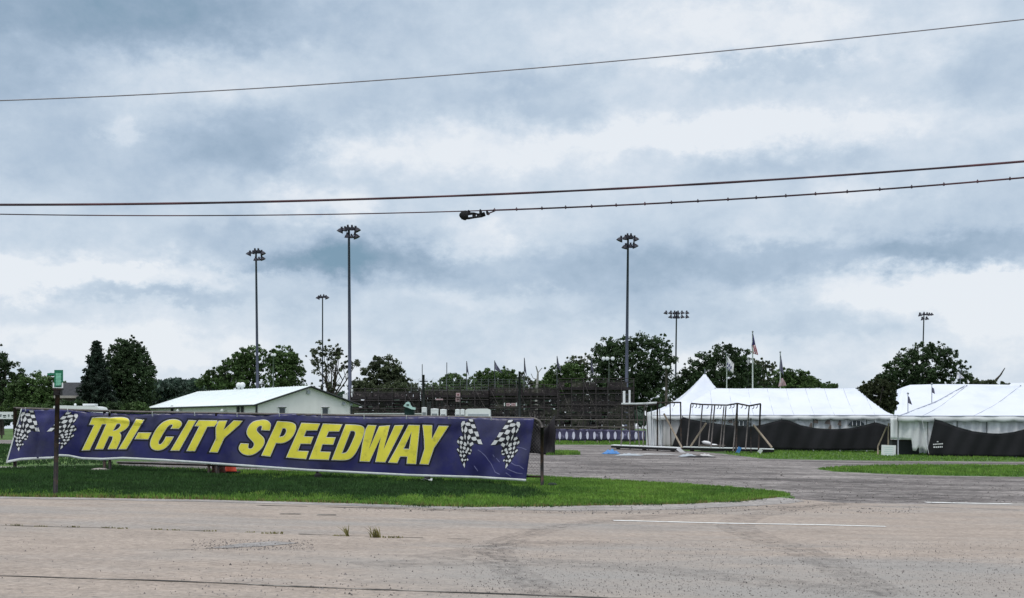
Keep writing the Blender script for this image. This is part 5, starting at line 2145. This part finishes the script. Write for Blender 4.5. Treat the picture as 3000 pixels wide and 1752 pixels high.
# A: long hip tent
YA = 97.0
xa0, xa1 = P(1912, 0, YA).x, P(2624, 0, YA).x
eA = P(2200, 1221, YA).z
yr = YA + 6
kA = xa0 / YA
xr0, xr1 = P(2095, 0, yr).x - kA * 6, P(2508, 0, yr).x - kA * 6
rA = P(2300, 1138, yr).z
gA = Vector(((xa0 + xa1) / 2, YA, gz((xa0 + xa1) / 2)))
tA = thing('frame_tent', gA, 'long white hip roof tent left of the gap, behind the metal racks', 'tent')
mb = MB()
tent_roof(mb, xa0, xa1, YA, YA + 12, eA + .1, rA, xr0 - xa0, xa1 - xr1, sag=.30, bay=(xr1 - xr0) / 3, nu=130, skew=kA)
mb.build('roof', M['tent'], tA, True, solid=.02)
MB().tube([(xa0, YA - .02, eA + .1), (xa1, YA - .02, eA + .1)], .05, 6).build('eave_cable', M['seam_tape'], tA, True)
for f in (.0, .34, .67, 1.0):
    x = xr0 + (xr1 - xr0) * f
    x += kA * 6
    MB().tube([(x, yr, gz(x)), (x, yr, rA + .05)], .05, 6).build('centre_pole', M['galv'], tA, True)
valance(tA, [(xa0, YA, eA + .08), (xa1, YA, eA + .08)], .34, M['tent_wall'])
valance(tA, [(xa0 + kA * 12, YA + 12, eA + .08), (xa0, YA, eA + .08)], .30, M['tent_wall'])
n = 9
for i in range(n + 1):
    x = xa0 + .1 + (xa1 - xa0 - .2) * i / n
    MB().tube([(x, YA + .25, gz(x)), (x, YA + .25, eA)], .04, 6).build('side_pole', M['galv'], tA, True)
xw = P(1990, 0, YA).x
curtain(tA, 'side_wall', (xa0 + .05 + kA * 11.5, YA + 11.5, 0), (xa0 + .1, YA + .3, 0), eA, gz(xa0) + .02, M['tent_wall'], 8, .08)
curtain(tA, 'front_wall', (xa0 + .1, YA + .3, 0), (P(1942, 0, YA).x, YA + .28, 0), eA, gz(xa0) + .05, M['tent_wall'], 4, .06)
curtain(tA, 'front_wall', (P(1944, 0, YA).x, YA + .28, 0), (P(2002, 0, YA).x, YA + .3, 0), eA - .12, gz(xw) + .1, M['tent_beige'], 3, .03)
curtain(tA, 'front_wall', (P(2002, 0, YA).x, YA + .3, 0), (xa1 - .1, YA + .3, 0), eA, gz(xa1) + .4, M['tent_wall'], 30, .05, 160)
curtain(tA, 'back_wall', (xa0 + .1 + kA * 11.8, YA + 11.8, 0), (xa1 - .1 + kA * 11.8, YA + 11.8, 0), eA, gz(xa1), M['tent_wall'], 24, .05, 100)
for i in range(1, 12):
    x = xa0 + (xa1 - xa0) * i / 12
    q = []
    for j in range(13):
        y = YA + 6 * j / 12
        f = max(0, min(1, (x - xa0) / (xr0 - xa0), (xa1 - x) / (xa1 - xr1), (y - YA) / 6)) ** 1.12
        sg = math.sin(math.pi * ((x - xr0) / ((xr1 - xr0) / 3))) ** 2
        q.append(Vector((x + kA * (y - YA), y, eA + .1 + (rA - eA - .1) * f - .30 * sg * (f * (1 - f) * 1.8 + .06 * f) + .012)))
    MB().tube(q, .012, 4).build('seam', M['seam_tape'], tA, True)
# arched window openings in the front wall
for px in (2178, 2510):
    c = P(px, 1247, YA)
    pts = [c + Vector((math.cos(a_) * .60, .12, math.sin(a_) * .42)) for a_ in [math.pi * q / 10 for q in range(11)]]
    w = MB().prism(pts, (0, -.03, 0)).build('arched_window', M['glass'], tA)
    mb = MB()
    for q in (-.3, .0, .3):
        mb.box(c + Vector((q, .07, .18)), (.04, .02, .36))
    mb.build('bars', M['tent_wall'], w)
for px, w_, yy in ((2092, .30, 1228), (2140, .35, 1232), (2152, .2, 1240), (2425, .45, 1236), (2390, .4, 1233), (2432, .25, 1252), (2376, .25, 1246), (2460, .3, 1240)):
    c = P(px, yy, YA)
    MB().prism([c + Vector((-w_ / 2, .1, -.12)), c + Vector((w_ / 2, .1, -.2)), c + Vector((w_ / 2.5, .1, .16)), c + Vector((0, .1, .22))], (0, -.03, 0)).build('opening', M['wood_grey'], tA)


def screen(label, prof_top, prof_bot, xs_left, Y, name='privacy_screen', nu=120):
    """dark mesh screen; outline rows by column"""
    x0, x1 = prof_top[0][0], prof_top[-1][0]
    g0 = ground_at((x0 + x1) / 2, Y)
    o = thing(name, g0, label, 'screen', 'black mesh screens before the tents')

    def fn(u, v):
        xt = x0 + (x1 - x0) * u
        xb = xs_left + (x1 - xs_left) * u
        x = xt + (xb - xt) * v
        yt, yb = interp(prof_top, xt), interp(prof_bot, xb)
        return P(x, yt + (yb - yt) * v, Y + .05 * math.sin(u * 90 + v * 2) + .08 * math.sin(u * 23 + v))
    MB().grid(fn, nu, 10).build('cloth', M['mesh_black'], o, True, solid=.012)
    # hem cord along the top
    MB().tube([fn(i / 60, 0) for i in range(61)], .022, 5).build('cord', M['trim'], o, True)
    return o


scA = screen('black mesh screen along the front of the long tent',
             [(1999, 1222), (2020, 1228), (2060, 1236), (2110, 1243), (2160, 1248), (2200, 1250), (2235, 1244), (2290, 1229), (2310, 1231), (2345, 1246), (2390, 1255), (2440, 1258), (2490, 1255), (2530, 1247), (2563, 1237), (2585, 1243), (2608, 1250)],
             [(1968, 1310), (2200, 1317), (2608, 1319)], 1968, 95.5)
for px, ty in ((2000, 1218), (2291, 1226), (2563, 1234), (2608, 1240)):
    t = P(px, ty, 95.6)
    MB().tube([(t.x, 95.65, gz(t.x)), (t.x, 95.65, t.z)], .035, 6).build('post', M['dark_steel'], scA, True)

# B: peaked tent behind
YB = 104.0
xb0, xb1 = P(1925, 0, YB).x, P(2205, 0, YB).x
eB, rB = P(2065, 1205, YB).z, P(2065, 1092, YB + 3.8).z
cxB, cyB = P(2065, 0, YB + 3.8).x, YB + 3.8
gB2 = Vector((cxB, cyB, gz(cxB)))
tB = thing('peak_tent', gB2, 'white high peaked tent rising behind the left end of the long tent', 'tent')


def peak_fn(u, v):
    x = xb0 + (xb1 - xb0) * u
    y = YB + 10.5 * 0 + (7.6) * v + .0
    fx = 1 - abs((x - cxB) / ((cxB - xb0) if x < cxB else (xb1 - cxB)))
    fy = 1 - abs(v - .5) * 2
    f = max(0, min(fx, fy))
    return Vector((x, YB + 7.6 * v, eB + (rB - eB) * (.30 * f + .70 * f ** 2.1)))


MB().grid(peak_fn, 48, 32).build('roof', M['tent'], tB, True, solid=.02)
MB().tube([(cxB, cyB, gB2.z), (cxB, cyB, rB + .35)], [.06, .03], 6).build('centre_pole', M['galv'], tB, True)
for (a, b) in (((xb0, YB), (xb1, YB)), ((xb0, YB + 7.6), (xb0, YB)), ((xb1, YB), (xb1, YB + 7.6)), ((xb0, YB + 7.6), (xb1, YB + 7.6))):
    curtain(tB, 'side_wall', (*a, 0), (*b, 0), eB, gB2.z - .1, M['tent_wall'], 8, .05)

# C: right tent
YC = 84.5
xc0, xc1 = P(2630, 0, YC).x, P(3420, 0, YC).x
eC = P(2800, 1224, YC).z
yrc = YC + 6
kC = xc0 / YC
xr0, xr1 = P(2826, 0, yrc).x - kC * 6, P(3240, 0, yrc).x - kC * 6
rC = P(2880, 1131, yrc).z
gC = Vector(((xc0 + xc1) / 2, YC, gz((xc0 + xc1) / 2)))
tC = thing('frame_tent', gC, 'large white tent running out of the picture on the right', 'tent')
mb = MB()
tent_roof(mb, xc0, xc1, YC, YC + 12, eC + .1, rC, xr0 - xc0, xc1 - xr1, sag=.20, bay=P(2990, 0, yrc).x - P(2826, 0, yrc).x, nu=150, skew=kC)
rC_o = mb.build('roof', M['tent'], tC, True, solid=.02)


def roof_line(pts, r, m, name, lift=.05):
    q = []
    for (a, b) in zip(pts, pts[1:]):
        for i in range(8):
            q.append(a.lerp(b, i / 8))
    q.append(pts[-1])
    return MB().tube(q, r, 5).build(name, m, rC_o, True)


def roofC(x, y):
    dl = (x - xc0) / (xr0 - xc0)
    dy = min(y - YC, YC + 12 - y) / 6
    f = max(0, min(1, dl, dy)) ** 1.12
    bay = P(2990, 0, yrc).x - P(2826, 0, yrc).x
    s = math.sin(math.pi * ((x - xr0) / bay)) ** 2
    return Vector((x + kC * (y - YC), y, eC + .1 + (rC - eC - .1) * f - .20 * s * (f * (1 - f) * 1.8 + .06 * f) + .01))


for (xa, xb) in ((P(2700, 0, YC).x, P(2832, 0, yrc).x - kC * 6), (P(2850, 0, YC).x, P(2990, 0, yrc).x - kC * 6), (P(3000, 0, YC).x, P(3150, 0, yrc).x - kC * 6)):
    q = [roofC(xa + (xb - xa) * i / 16, YC + 6 * i / 16) for i in range(17)]
    MB().tube(q, .022, 5).build('seam', M['seam_tape'], rC_o, True)
q = [roofC(xc0 + (xr0 - xc0) * i / 16, YC + 6 * i / 16) for i in range(17)]
MB().tube(q, .04, 5).build('seam', M['seam_tape'], rC_o, True)  # thicker grey line draws the shade edge along the left hip
MB().tube([(xc0, YC - .02, eC + .1), (xc1, YC - .02, eC + .1)], .05, 6).build('eave_cable', M['seam_tape'], tC, True)
valance(tC, [(xc0, YC, eC + .08), (xc1, YC, eC + .08)], .36, M['tent_wall'])
valance(tC, [(xc0 + kC * 12, YC + 12, eC + .08), (xc0, YC, eC + .08)], .30, M['tent_wall'])
for i in range(10):
    x = xc0 + .1 + (xc1 - xc0 - .2) * i / 9
    MB().tube([(x, YC + .25, gz(x)), (x, YC + .25, eC)], .04, 6).build('side_pole', M['galv'], tC, True)
for px in (2832, 2990, 3150):
    x = P(px, 0, yrc).x
    MB().tube([(x, yrc, gz(x)), (x, yrc, rC + .05)], .05, 6).build('centre_pole', M['galv'], tC, True)
z290, z322 = P(2650, 1288, YC).z, P(2700, 1322, YC).z


def raggedC(u):
    px = 2632 + 108 * u
    z = P(px, interp([(2632, 1286), (2684, 1289), (2687, 1320), (2694, 1322), (2700, 1310), (2706, 1323), (2712, 1311), (2718, 1325), (2740, 1325)], px), YC).z
    return z


curtain(tC, 'front_wall', (P(2612, 0, YC).x, YC + .3, 0), (P(2742, 0, YC).x, YC + .3, 0), eC, 0, M['tent_wall'], 5, .07, 80, botfn=raggedC)
curtain(tC, 'front_wall', (P(2742, 0, YC).x, YC + .3, 0), (xc1 - .1, YC + .3, 0), eC, gz(xc1) + .3, M['tent_wall'], 26, .07, 180)
curtain(tC, 'back_wall', (xc0 + .1 + kC * 11.8, YC + 11.8, 0), (xc1 - .1 + kC * 11.8, YC + 11.8, 0), eC, gz(xc1), M['tent_wall'], 24, .05, 100)
scC = screen('black mesh screen in front of the right tent with a small white logo',
             [(2738, 1229), (2760, 1234), (2800, 1250), (2850, 1264), (2900, 1270), (2930, 1271), (2970, 1266), (3010, 1256), (3060, 1238), (3100, 1230), (3200, 1256), (3400, 1262)],
             [(2713, 1336), (3000, 1338), (3400, 1342)], 2713, 83.6)
for px, ty in ((2738, 1226), (3100, 1226), (3400, 1258)):
    t = P(px, ty, 83.8)
    MB().tube([(t.x, 83.75, gz(t.x)), (t.x, 83.75, t.z)], .035, 6).build('post', M['dark_steel'], scC, True)
mb = MB()
for k, (dx, dy, w, h) in enumerate(((-14, -3, 5, 4), (-8, -3.5, 5, 4), (-2, -4, 4, 4), (4, -4.5, 5, 4), (10, -5, 5, 4),
                                    (-13, 5, 5, 5), (-7, 5, 4, 5), (-1, 4.5, 5, 5), (5, 4, 4, 5), (10, 4, 3, 5), (-3, -11, 5, 3))):
    c = P(2750 + dx, 1305 + dy, 83.35)
    mb.box(c, (w * .02, .01, h * .018), ry=R(-6))
mb.build('logo', M['print_white'], scC)

# E: tent behind, grey-white
YE = 112.0
xe0 = P(2622, 0, YE).x
gE = Vector((P(2740, 0, YE).x, YE, gz(P(2740, 0, YE).x)))
tE = thing('frame_tent', gE, 'tall pale tent end between the dark bush and the right tent', 'tent')
pts = [P(2620, 1144, YE), P(2640, 1136, YE), P(2664, 1128, YE), P(2745, 1126, YE), P(2822, 1126, YE), P(2960, 1155, YE)]
pts2 = pts + [Vector((pts[-1].x, YE, gE.z)), Vector((pts[0].x, YE, gE.z))]
rid = [P(2628, 1142, YE + 5), P(2645, 1135, YE + 6), P(2666, 1128, YE + 7), P(2745, 1126, YE + 7), P(2822, 1126, YE + 7), P(2990, 1128, YE + 7)]
eav = [Vector((P(q, 1216, YE).x, YE, P(2700, 1216, YE).z)) for q in (2620, 2640, 2664, 2748, 2832, 3010)]
mb = MB()
for i in range(5):
    mb.add([eav[i], eav[i + 1], rid[i + 1], rid[i]], [(0, 1, 2, 3)])
    bk = [Vector((p.x, YE + 14, eav[0].z)) for p in (rid[i], rid[i + 1])]
    mb.add([rid[i], rid[i + 1], bk[1], bk[0]], [(0, 1, 2, 3)])
mb.build('roof', M['tent_back'], tE, solid=.03)
curtain(tE, 'front_wall', (eav[0].x, YE + .1, 0), (eav[-1].x, YE + .1, 0), eav[0].z, gE.z, M['tent_wall'], 12, .05)
curtain(tE, 'side_wall', (eav[0].x, YE + 13.9, 0), (eav[0].x, YE + .1, 0), eav[0].z, gE.z, M['tent_wall'], 8, .05)
# tent F: sliver at the right edge
YF = 108.0
c = P(3090, 1125, YF)
gF = Vector((c.x, YF, gz(c.x)))
tF = thing('frame_tent', gF, 'sliver of another white tent at the far right edge behind the ridge', 'tent')
x0, x1 = P(2968, 0, YF).x, P(3250, 0, YF).x
mb = MB()
tent_roof(mb, x0 - 3, x1, YF - 4, YF + 6, 2.4, P(3000, 1122, YF + 1).z, 3.2, 4, nu=40, nv=12)
mb.build('roof', M['tent'], tF, True, solid=.02)
curtain(tF, 'side_wall', (x0 - 2.9, YF - 3.9, 0), (x1, YF - 3.9, 0), 2.4, gF.z, M['tent_wall'], 10, .05)


for tt, YY, xs, ez_ in ((tA, YA, (2291, 2563), eA), (tC, YC, (2700,), eC)):
    for px in xs:
        x = P(px, 0, YY).x
        MB().tube([(x, YY, ez_ + .05), (x + .05, YY - 1.35, gz(x) + .1)], .012, 4).build('guy_rope', M['hem'], tt)
        MB().tube([(x + .05, YY - 1.33, gz(x) - .1), (x + .05, YY - 1.42, gz(x) + .22)], .025, 5).build('stake', M['rust'], tt)


# ---------------------------------------------------------------- flagpoles behind the tents
def flagpole(px, ty, Y, label, flags, rad=.07, grp='flagpoles behind the long tent', pm='galv'):
    t = P(px, ty, Y)
    g0 = Vector((t.x, Y, gz(t.x)))
    o = thing('flagpole', g0, label, 'flagpole', grp)
    MB().tube([g0, t], [rad, rad * .7], 8).build('pole', M[pm], o, True)
    MB().lathe([(.02, 0), (.09, .05), (.09, .12), (.02, .18)], 8, Matrix.Translation(t)).build('finial', M['galv'], o, True)
    for fn in flags:
        fn(o, t, Y)
    return o


def cloth(pts_l, pts_r, m, name='flag', nu=6, nv=12):
    """hanging cloth between a left and a right line of photo points; m may be a list for columns"""
    def fn(o, t, Y):
        def lerp(lst, v):
            q = v * (len(lst) - 1)
            i = min(int(q), len(lst) - 2)
            f = q - i
            return lst[i][0] + (lst[i + 1][0] - lst[i][0]) * f, lst[i][1] + (lst[i + 1][1] - lst[i][1]) * f
        ms = m if isinstance(m, list) else [m]
        parent = None
        for j, mm in enumerate(ms):
            u0, u1 = j / len(ms), (j + 1) / len(ms)

            def g(u, v):
                uu = u0 + (u1 - u0) * u
                a, b = lerp(pts_l, v), lerp(pts_r, v)
                return P(a[0] + (b[0] - a[0]) * uu, a[1] + (b[1] - a[1]) * uu, Y + .22 * math.sin(uu * 8 + v * 3) * (1 - .3 * v))
            f = MB().grid(g, nu, nv).build(name if parent is None else 'stripe', M[mm], parent or o, True, solid=.02)
            parent = parent or f
    return fn


def checks(quads):
    def fn(o, t, Y):
        f = [c for c in bpy.data.objects if c.parent == o and c.name.startswith('flag')]
        mb = MB()
        for q in quads:
            mb.prism([P(x, y, Y - .38) for x, y in q], (0, .02, 0))
        mb.build('checks', M['flag_blue'], f[0])
    return fn


flagpole(2129, 1040, 125, 'white flagpole with a black and white checkered flag', [
    cloth([(2130, 1045), (2127, 1062), (2127, 1080)], [(2133, 1047), (2150, 1066), (2148, 1094)], 'print_white'),
    checks([[(2131, 1062), (2134, 1062), (2133, 1070), (2130, 1070)], [(2135, 1068), (2139, 1066), (2138, 1074), (2134, 1076)], [(2130, 1074), (2133, 1075), (2132, 1081), (2129, 1080)],
            [(2140, 1074), (2144, 1072), (2143, 1080), (2139, 1082)], [(2136, 1080), (2139, 1083), (2138, 1088), (2135, 1084)]])], pm='white_paint')
flagpole(2205, 974, 125, 'tallest flagpole flying a drooping red, white and blue striped flag', [
    cloth([(2206, 978), (2203, 1005), (2202, 1012)], [(2207, 980), (2211, 1000), (2213, 1010)], 'flag_blue'),
    cloth([(2202, 1012), (2203, 1026), (2206, 1036)], [(2213, 1010), (2217, 1024), (2221, 1040)], ['flag_red', 'print_white', 'flag_red', 'print_white', 'flag_red'], nu=2)],
    .085, pm='white_paint')
flagpole(2286, 1034, 125, 'flagpole with a dark flag above a pale pink flag', [
    cloth([(2286, 1038), (2284, 1070), (2283, 1082)], [(2288, 1042), (2292, 1068), (2296, 1100)], 'flag_grey'),
    cloth([(2286, 1108), (2284, 1116), (2280, 1134)], [(2293, 1108), (2300, 1120), (2304, 1130)], 'pink')], pm='white_paint')
flagpole(2192, 1056, 126, 'short pole with a tiny white pennant left of the tallest flagpole', [
    cloth([(2188, 1056), (2190, 1062), (2191, 1068)], [(2197, 1055), (2195, 1062), (2192, 1069)], 'print_white')], .03, pm='trim')
flagpole(2813, 1088, 126, 'short pole with a pale blue and white flag before the big rounded tree', [
    cloth([(2804, 1090), (2803, 1102), (2801, 1110)], [(2808, 1090), (2820, 1102), (2825, 1108)], 'print_white'),
    cloth([(2808, 1098), (2807, 1106)], [(2814, 1100), (2817, 1108)], 'lilac')], .04, grp='flags by the right tents')
flagpole(2660, 1156, 100, 'small furled grey flag in front of the pale tent end, left one', [
    cloth([(2660, 1160), (2660, 1180)], [(2664, 1163), (2672, 1186)], 'flag_grey')], .035, grp='flags by the right tents')
flagpole(2730, 1128, 98, 'small furled grey flag in front of the pale tent end, right one', [
    cloth([(2730, 1134), (2731, 1150)], [(2736, 1138), (2739, 1154)], 'flag_grey')], .035, grp='flags by the right tents')

# ---------------------------------------------------------------- metal racks on flat decks
def rack(pts_top, posts, Y0, Y1, label, tops='dark', deck=None, braces=(), hooks=()):
    """pts_top: (px, py) along the top bar; depth goes from Y0 at the left to Y1 at the right"""
    x0, x1 = pts_top[0][0], pts_top[-1][0]

    def DY(px):
        return Y0 + (Y1 - Y0) * (px - x0) / (x1 - x0)
    g0 = ground_at((x0 + x1) / 2, (Y0 + Y1) / 2)
    o = thing('metal_rack', g0, label, 'rack', 'tall metal racks on flat decks')
    for (a, b, mm, r) in tops_list(pts_top, tops):
        MB().tube([P(a[0], a[1], DY(a[0])), P(b[0], b[1], DY(b[0]))], r, 6).build('top_bar', M[mm], o, True)
    for (pt, pb, yt, yb, mm, r) in posts:
        MB().tube([P(pt, yt, DY(pt)), P(pb, yb, DY(pt))], r, 6).build('upright', M[mm], o, True)
    for (a, b, mm, r) in braces:
        MB().tube([P(a[0], a[1], DY(a[0]) - .3), P(b[0], b[1], DY(b[0]) - .3)], r, 6).build('brace', M[mm], o, True)
    for hx in hooks:
        yt = interp(pts_top, hx)
        d = DY(hx)
        MB().tube([P(hx, yt, d), P(hx + 1, yt + 6, d), P(hx - 1, yt + 10, d), P(hx - 4, yt + 11, d)], .025, 5).build('hook', M['dark_steel'], o, True)
    return o, DY


def tops_list(pts, tops):
    out = []
    for i, (a, b) in enumerate(zip(pts, pts[1:])):
        if tops == 'white' and i < len(pts) - 2:
            out.append((a, b, 'hem', .075))
            out.append(((a[0], a[1] + 5), (b[0], b[1] + 5), 'dark_steel', .045))
        else:
            out.append((a, b, 'dark_steel', .055))
    return out


postsA = [(1824, 1819, 1186, 1312, 'rail', .042), (1843, 1846, 1187, 1316, 'rail', .042), (1864, 1874, 1187, 1316, 'rail', .042), (1888, 1884, 1187, 1308, 'rail', .04),
          (1893, 1900, 1187, 1318, 'rail', .04), (1908, 1910, 1195, 1316, 'galv', .035), (1926, 1926, 1180, 1326, 'dark_steel', .06), (1932, 1938, 1195, 1320, 'galv', .035),
          (1963, 1966, 1180, 1318, 'dark_steel', .038), (1994, 1996, 1178, 1322, 'dark_steel', .05)]
rk, DYA = rack([(1822, 1183), (1864, 1183), (1893, 1182), (1926, 1180), (1994, 1179)], postsA, 88, 84,
               'left metal rack with a white top board, beside the floodlight mast', 'white',
               braces=(((1945, 1212), (1998, 1312), 'wood', .06),), hooks=(1953, 1975))
MB().box((P(1828, 0, 88).x, 87.9, (P(0, 1143, 88).z + P(0, 1183, 88).z) / 2 + .0), (.16, .12, P(0, 1148, 88).z - P(0, 1183, 88).z)).build('white_bracket', M['white_paint'], rk)
MB().box((P(1844, 0, 88).x, 87.9, (P(0, 1143, 88).z + P(0, 1183, 88).z) / 2), (.12, .12, P(0, 1143, 88).z - P(0, 1183, 88).z)).build('white_bracket', M['white_paint'], rk)
postsB = [(2024, 2012, 1184, 1310, 'rail', .046), (2058, 2047, 1186, 1316, 'rail', .046), (2086, 2075, 1188, 1292, 'rail', .04), (2094, 2082, 1188, 1318, 'rail', .046),
          (2121, 2109, 1190, 1314, 'rail', .04), (2127, 2117, 1190, 1322, 'rail', .046), (2160, 2148, 1184, 1322, 'rail', .05), (2160, 2156, 1182, 1328, 'dark_steel', .062),
          (2195, 2184, 1190, 1318, 'rail', .046), (2228, 2222, 1184, 1322, 'dark_steel', .055), (2200, 2200, 1225, 1328, 'dark_steel', .03)]
rk2, DYB = rack([(2025, 2025 * 0 + 1182), (2060, 1185), (2094, 1186), (2130, 1187), (2160, 1182), (2195, 1189), (2228, 1183)], postsB, 87, 81.5,
                'right metal rack with dark top bar and hooks in front of the long tent',
                braces=(((2068, 1240), (2022, 1310), 'wood', .06), ((2208, 1245), (2262, 1312), 'wood', .065)),
                hooks=(2030, 2040, 2050, 2074, 2104, 2112, 2140, 2150, 2174, 2186, 2208, 2218))


def deck(x0, x1, yl, yr, Yl, Yr, label, m='white_paint', th=3, side='rubber'):
    a, b = P(x0, yl, Yl), P(x1, yr, Yr)
    g0 = Vector(((a.x + b.x) / 2, (a.y + b.y) / 2, gz((a.x + b.x) / 2)))
    o = thing('flat_deck', g0, label, 'platform', 'low flat decks under the racks')
    za, zb = gz(a.x) + .30, gz(b.x) + .30
    top = [(a.x, a.y, za), (b.x, b.y, zb), (b.x + .4, b.y + 2.2, zb), (a.x + .4, a.y + 2.2, za)]
    MB().prism(top, (0, 0, -.05)).build('deck_top', M[m], o)
    fr = [(a.x, a.y + .05, za - .06), (b.x, b.y + .05, zb - .06), (b.x + .4, b.y + 2.15, zb - .06), (a.x + .4, a.y + 2.15, za - .06)]
    MB().prism(fr, (0, 0, -.14)).build('frame', M[side], o)  # coloured black to draw the shadow under the deck front
    d = (b - a)
    for f in (.1, .5, .9):
        c = a + d * f + Vector((.1, .4, 0))
        MB().box((c.x, c.y, gz(c.x) + .06), (.25, .3, .12)).build('block', M['wood_grey'], o)
    return o


deck(1790, 1990, 1314, 1332, 89, 80.5, 'left low white flat deck with its front shadow painted black, below the left rack')
deck(2000, 2268, 1322, 1334, 85.5, 82, 'right low pale flat deck below the right rack', 'hem')


# debris by the decks
def rag(px, py, w, d, h, m, label, name='crumpled_tarp', cat='tarp'):
    g0 = G(px, py)
    mb = MB()
    sx = random.uniform(0, 9)

    def fn(u, v):
        e = math.sin(math.pi * min(1, max(0, u))) * math.sin(math.pi * v)
        return g0 + Vector(((u - .5) * w * (1 + .15 * math.sin(v * 7 + sx)), (v - .5) * d * (1 + .2 * math.sin(u * 9 + sx)), .03 + h * e * (.6 + .4 * math.sin(u * 13 + sx) * math.cos(v * 9))))
    mb.grid(fn, 16, 8)
    o = mb.build(name, M[m], None, True, solid=.01, loc=g0)
    return tag(o, label, cat)


rag(1790, 1331, .9, .9, .30, 'blue_tarp', 'crumpled bright blue tarp at the left end of the left deck')
rag(1842, 1336, 1.3, .9, .14, 'grey_paint', 'flat grey blue sheet lying right of the bright blue tarp')
rag(2015, 1339, .9, .8, .18, 'grey_paint', 'pale blue bundle on the gravel between the two decks', 'bundle', 'bundle')
rag(2065, 1338, .9, .7, .16, 'tent_beige', 'cream coloured heap on the gravel before the right deck', 'bundle', 'bundle')
rag(2045, 1341, 1.7, .6, .10, 'tarp_black', 'long black strip of cloth on the gravel before the right deck', 'cloth_strip', 'cloth')
rag(1893, 1333, 3.2, .9, .06, 'tent_beige', 'long strip of pale dirt along the front of the left deck', 'pale_dirt_strip', 'sheet')  # pale dirt on the gravel, modelled as a thin raised strip
for (px, py, rzv, w, m, lab) in ((2163, 1322, 25, .55, 'blue_tarp', 'light blue scrap at the foot of the dark rack post'), (2224, 1326, 35, .5, 'hem', 'white board leaning at the right end of the right deck'),
                                 (1996, 1322, -50, .6, 'print_white', 'white board leaning at the right foot of the left rack')):
    c = P(px, py, 80.2 if px < 2100 else 81)
    mb = MB().box(c, (.22, .06, w), ry=R(rzv))
    tag(mb.build('loose_board', M[m], None, loc=c), lab, 'board')
for (px, py, lab) in ((2072, 1298, 'upper white bag heaped behind the right rack'), (2096, 1307, 'lower white bag heaped behind the right rack')):
    c = P(px, py, 88.5)
    c.z = max(c.z, gz(c.x) + .12)
    o = MB().lathe([(.02, -.14), (.26, -.10), (.34, 0), (.22, .10), (.03, .14)], 10, Matrix.Translation(c) @ Matrix.Rotation(R(15), 4, 'Y') @ Matrix.Diagonal((1.15, .8, 1, 1))).build('bag', M['print_white'], None, True, loc=c)
    tag(o, lab, 'bag', 'white bags')
c = ground_at(2085, 88.5)
o = thing('pallet_stack', c, 'low dark stack of pallets under the white bags', 'pallets')
for k in range(3):
    MB().box(c + Vector((0, 0, .08 + k * .16)), (1.7, 1.0, .05)).box(c + Vector((0, -.4, .02 + k * .16)), (1.6, .1, .08)).build('pallet', M['wood_grey'], o)

# white notice board, dark bin and poles between the tents
Y = 82.0
c = P(2603, 1325, Y)
g0 = Vector((c.x, Y, gz(c.x)))
nb = thing('notice_board', g0, 'small white notice board standing on the grass before the tent gap', 'sign')
a, b_ = P(2583, 1304, Y), P(2625, 1345, Y)
bd = MB().box((c.x, Y, (a.z + b_.z) / 2), (b_.x - a.x, .04, a.z - b_.z), ry=R(2)).build('board', M['white_paint'], nb)
mb = MB()
for k in range(5):
    mb.box((c.x, Y - .024, a.z - .14 - k * .13), (.58 - .1 * (k % 2), .006, .025), ry=R(2))
mb.build('lettering', M['pale_teal'], bd)
for dx in (-.3, .3):
    MB().tube([(c.x + dx, Y + .04, g0.z), (c.x + dx, Y + .04, b_.z + .3)], .02, 6).build('leg', M['galv'], nb)
Y = 86.0
a, b_ = P(2612, 1288, Y), P(2690, 1319, Y)
g0 = Vector(((a.x + b_.x) / 2, Y, gz((a.x + b_.x) / 2)))
bn = thing('dark_crate', g0, 'low dark crate in the opening under the white tent wall', 'crate')
MB().box((g0.x, Y + .3, (g0.z + a.z - .06) / 2 + .02), (b_.x - a.x, .9, a.z - .1 - g0.z)).build('body', M['trim'], bn)
MB().box((g0.x, Y + .3, a.z - .04), (b_.x - a.x + .06, .98, .06)).build('lid', M['dark_steel'], bn)
for (x0, y0, x1, y1, Y, m, r, lab) in ((2598, 1250, 2572, 1308, 84.2, 'wood', .05, 'slanting wooden prop at the right end of the long tent screen'),
                                       (2603, 1240, 2602, 1302, 84.0, 'wood', .045, 'upright wooden stake behind the white notice board')):
    t, b0 = P(x0, y0, Y), P(x1, y1, Y)
    g0 = Vector((b0.x, Y, gz(b0.x)))
    o = MB().tube([g0, b0, t], r, 6).build('wooden_stake', M[m], None, True, loc=g0)
    tag(o, lab, 'stake')
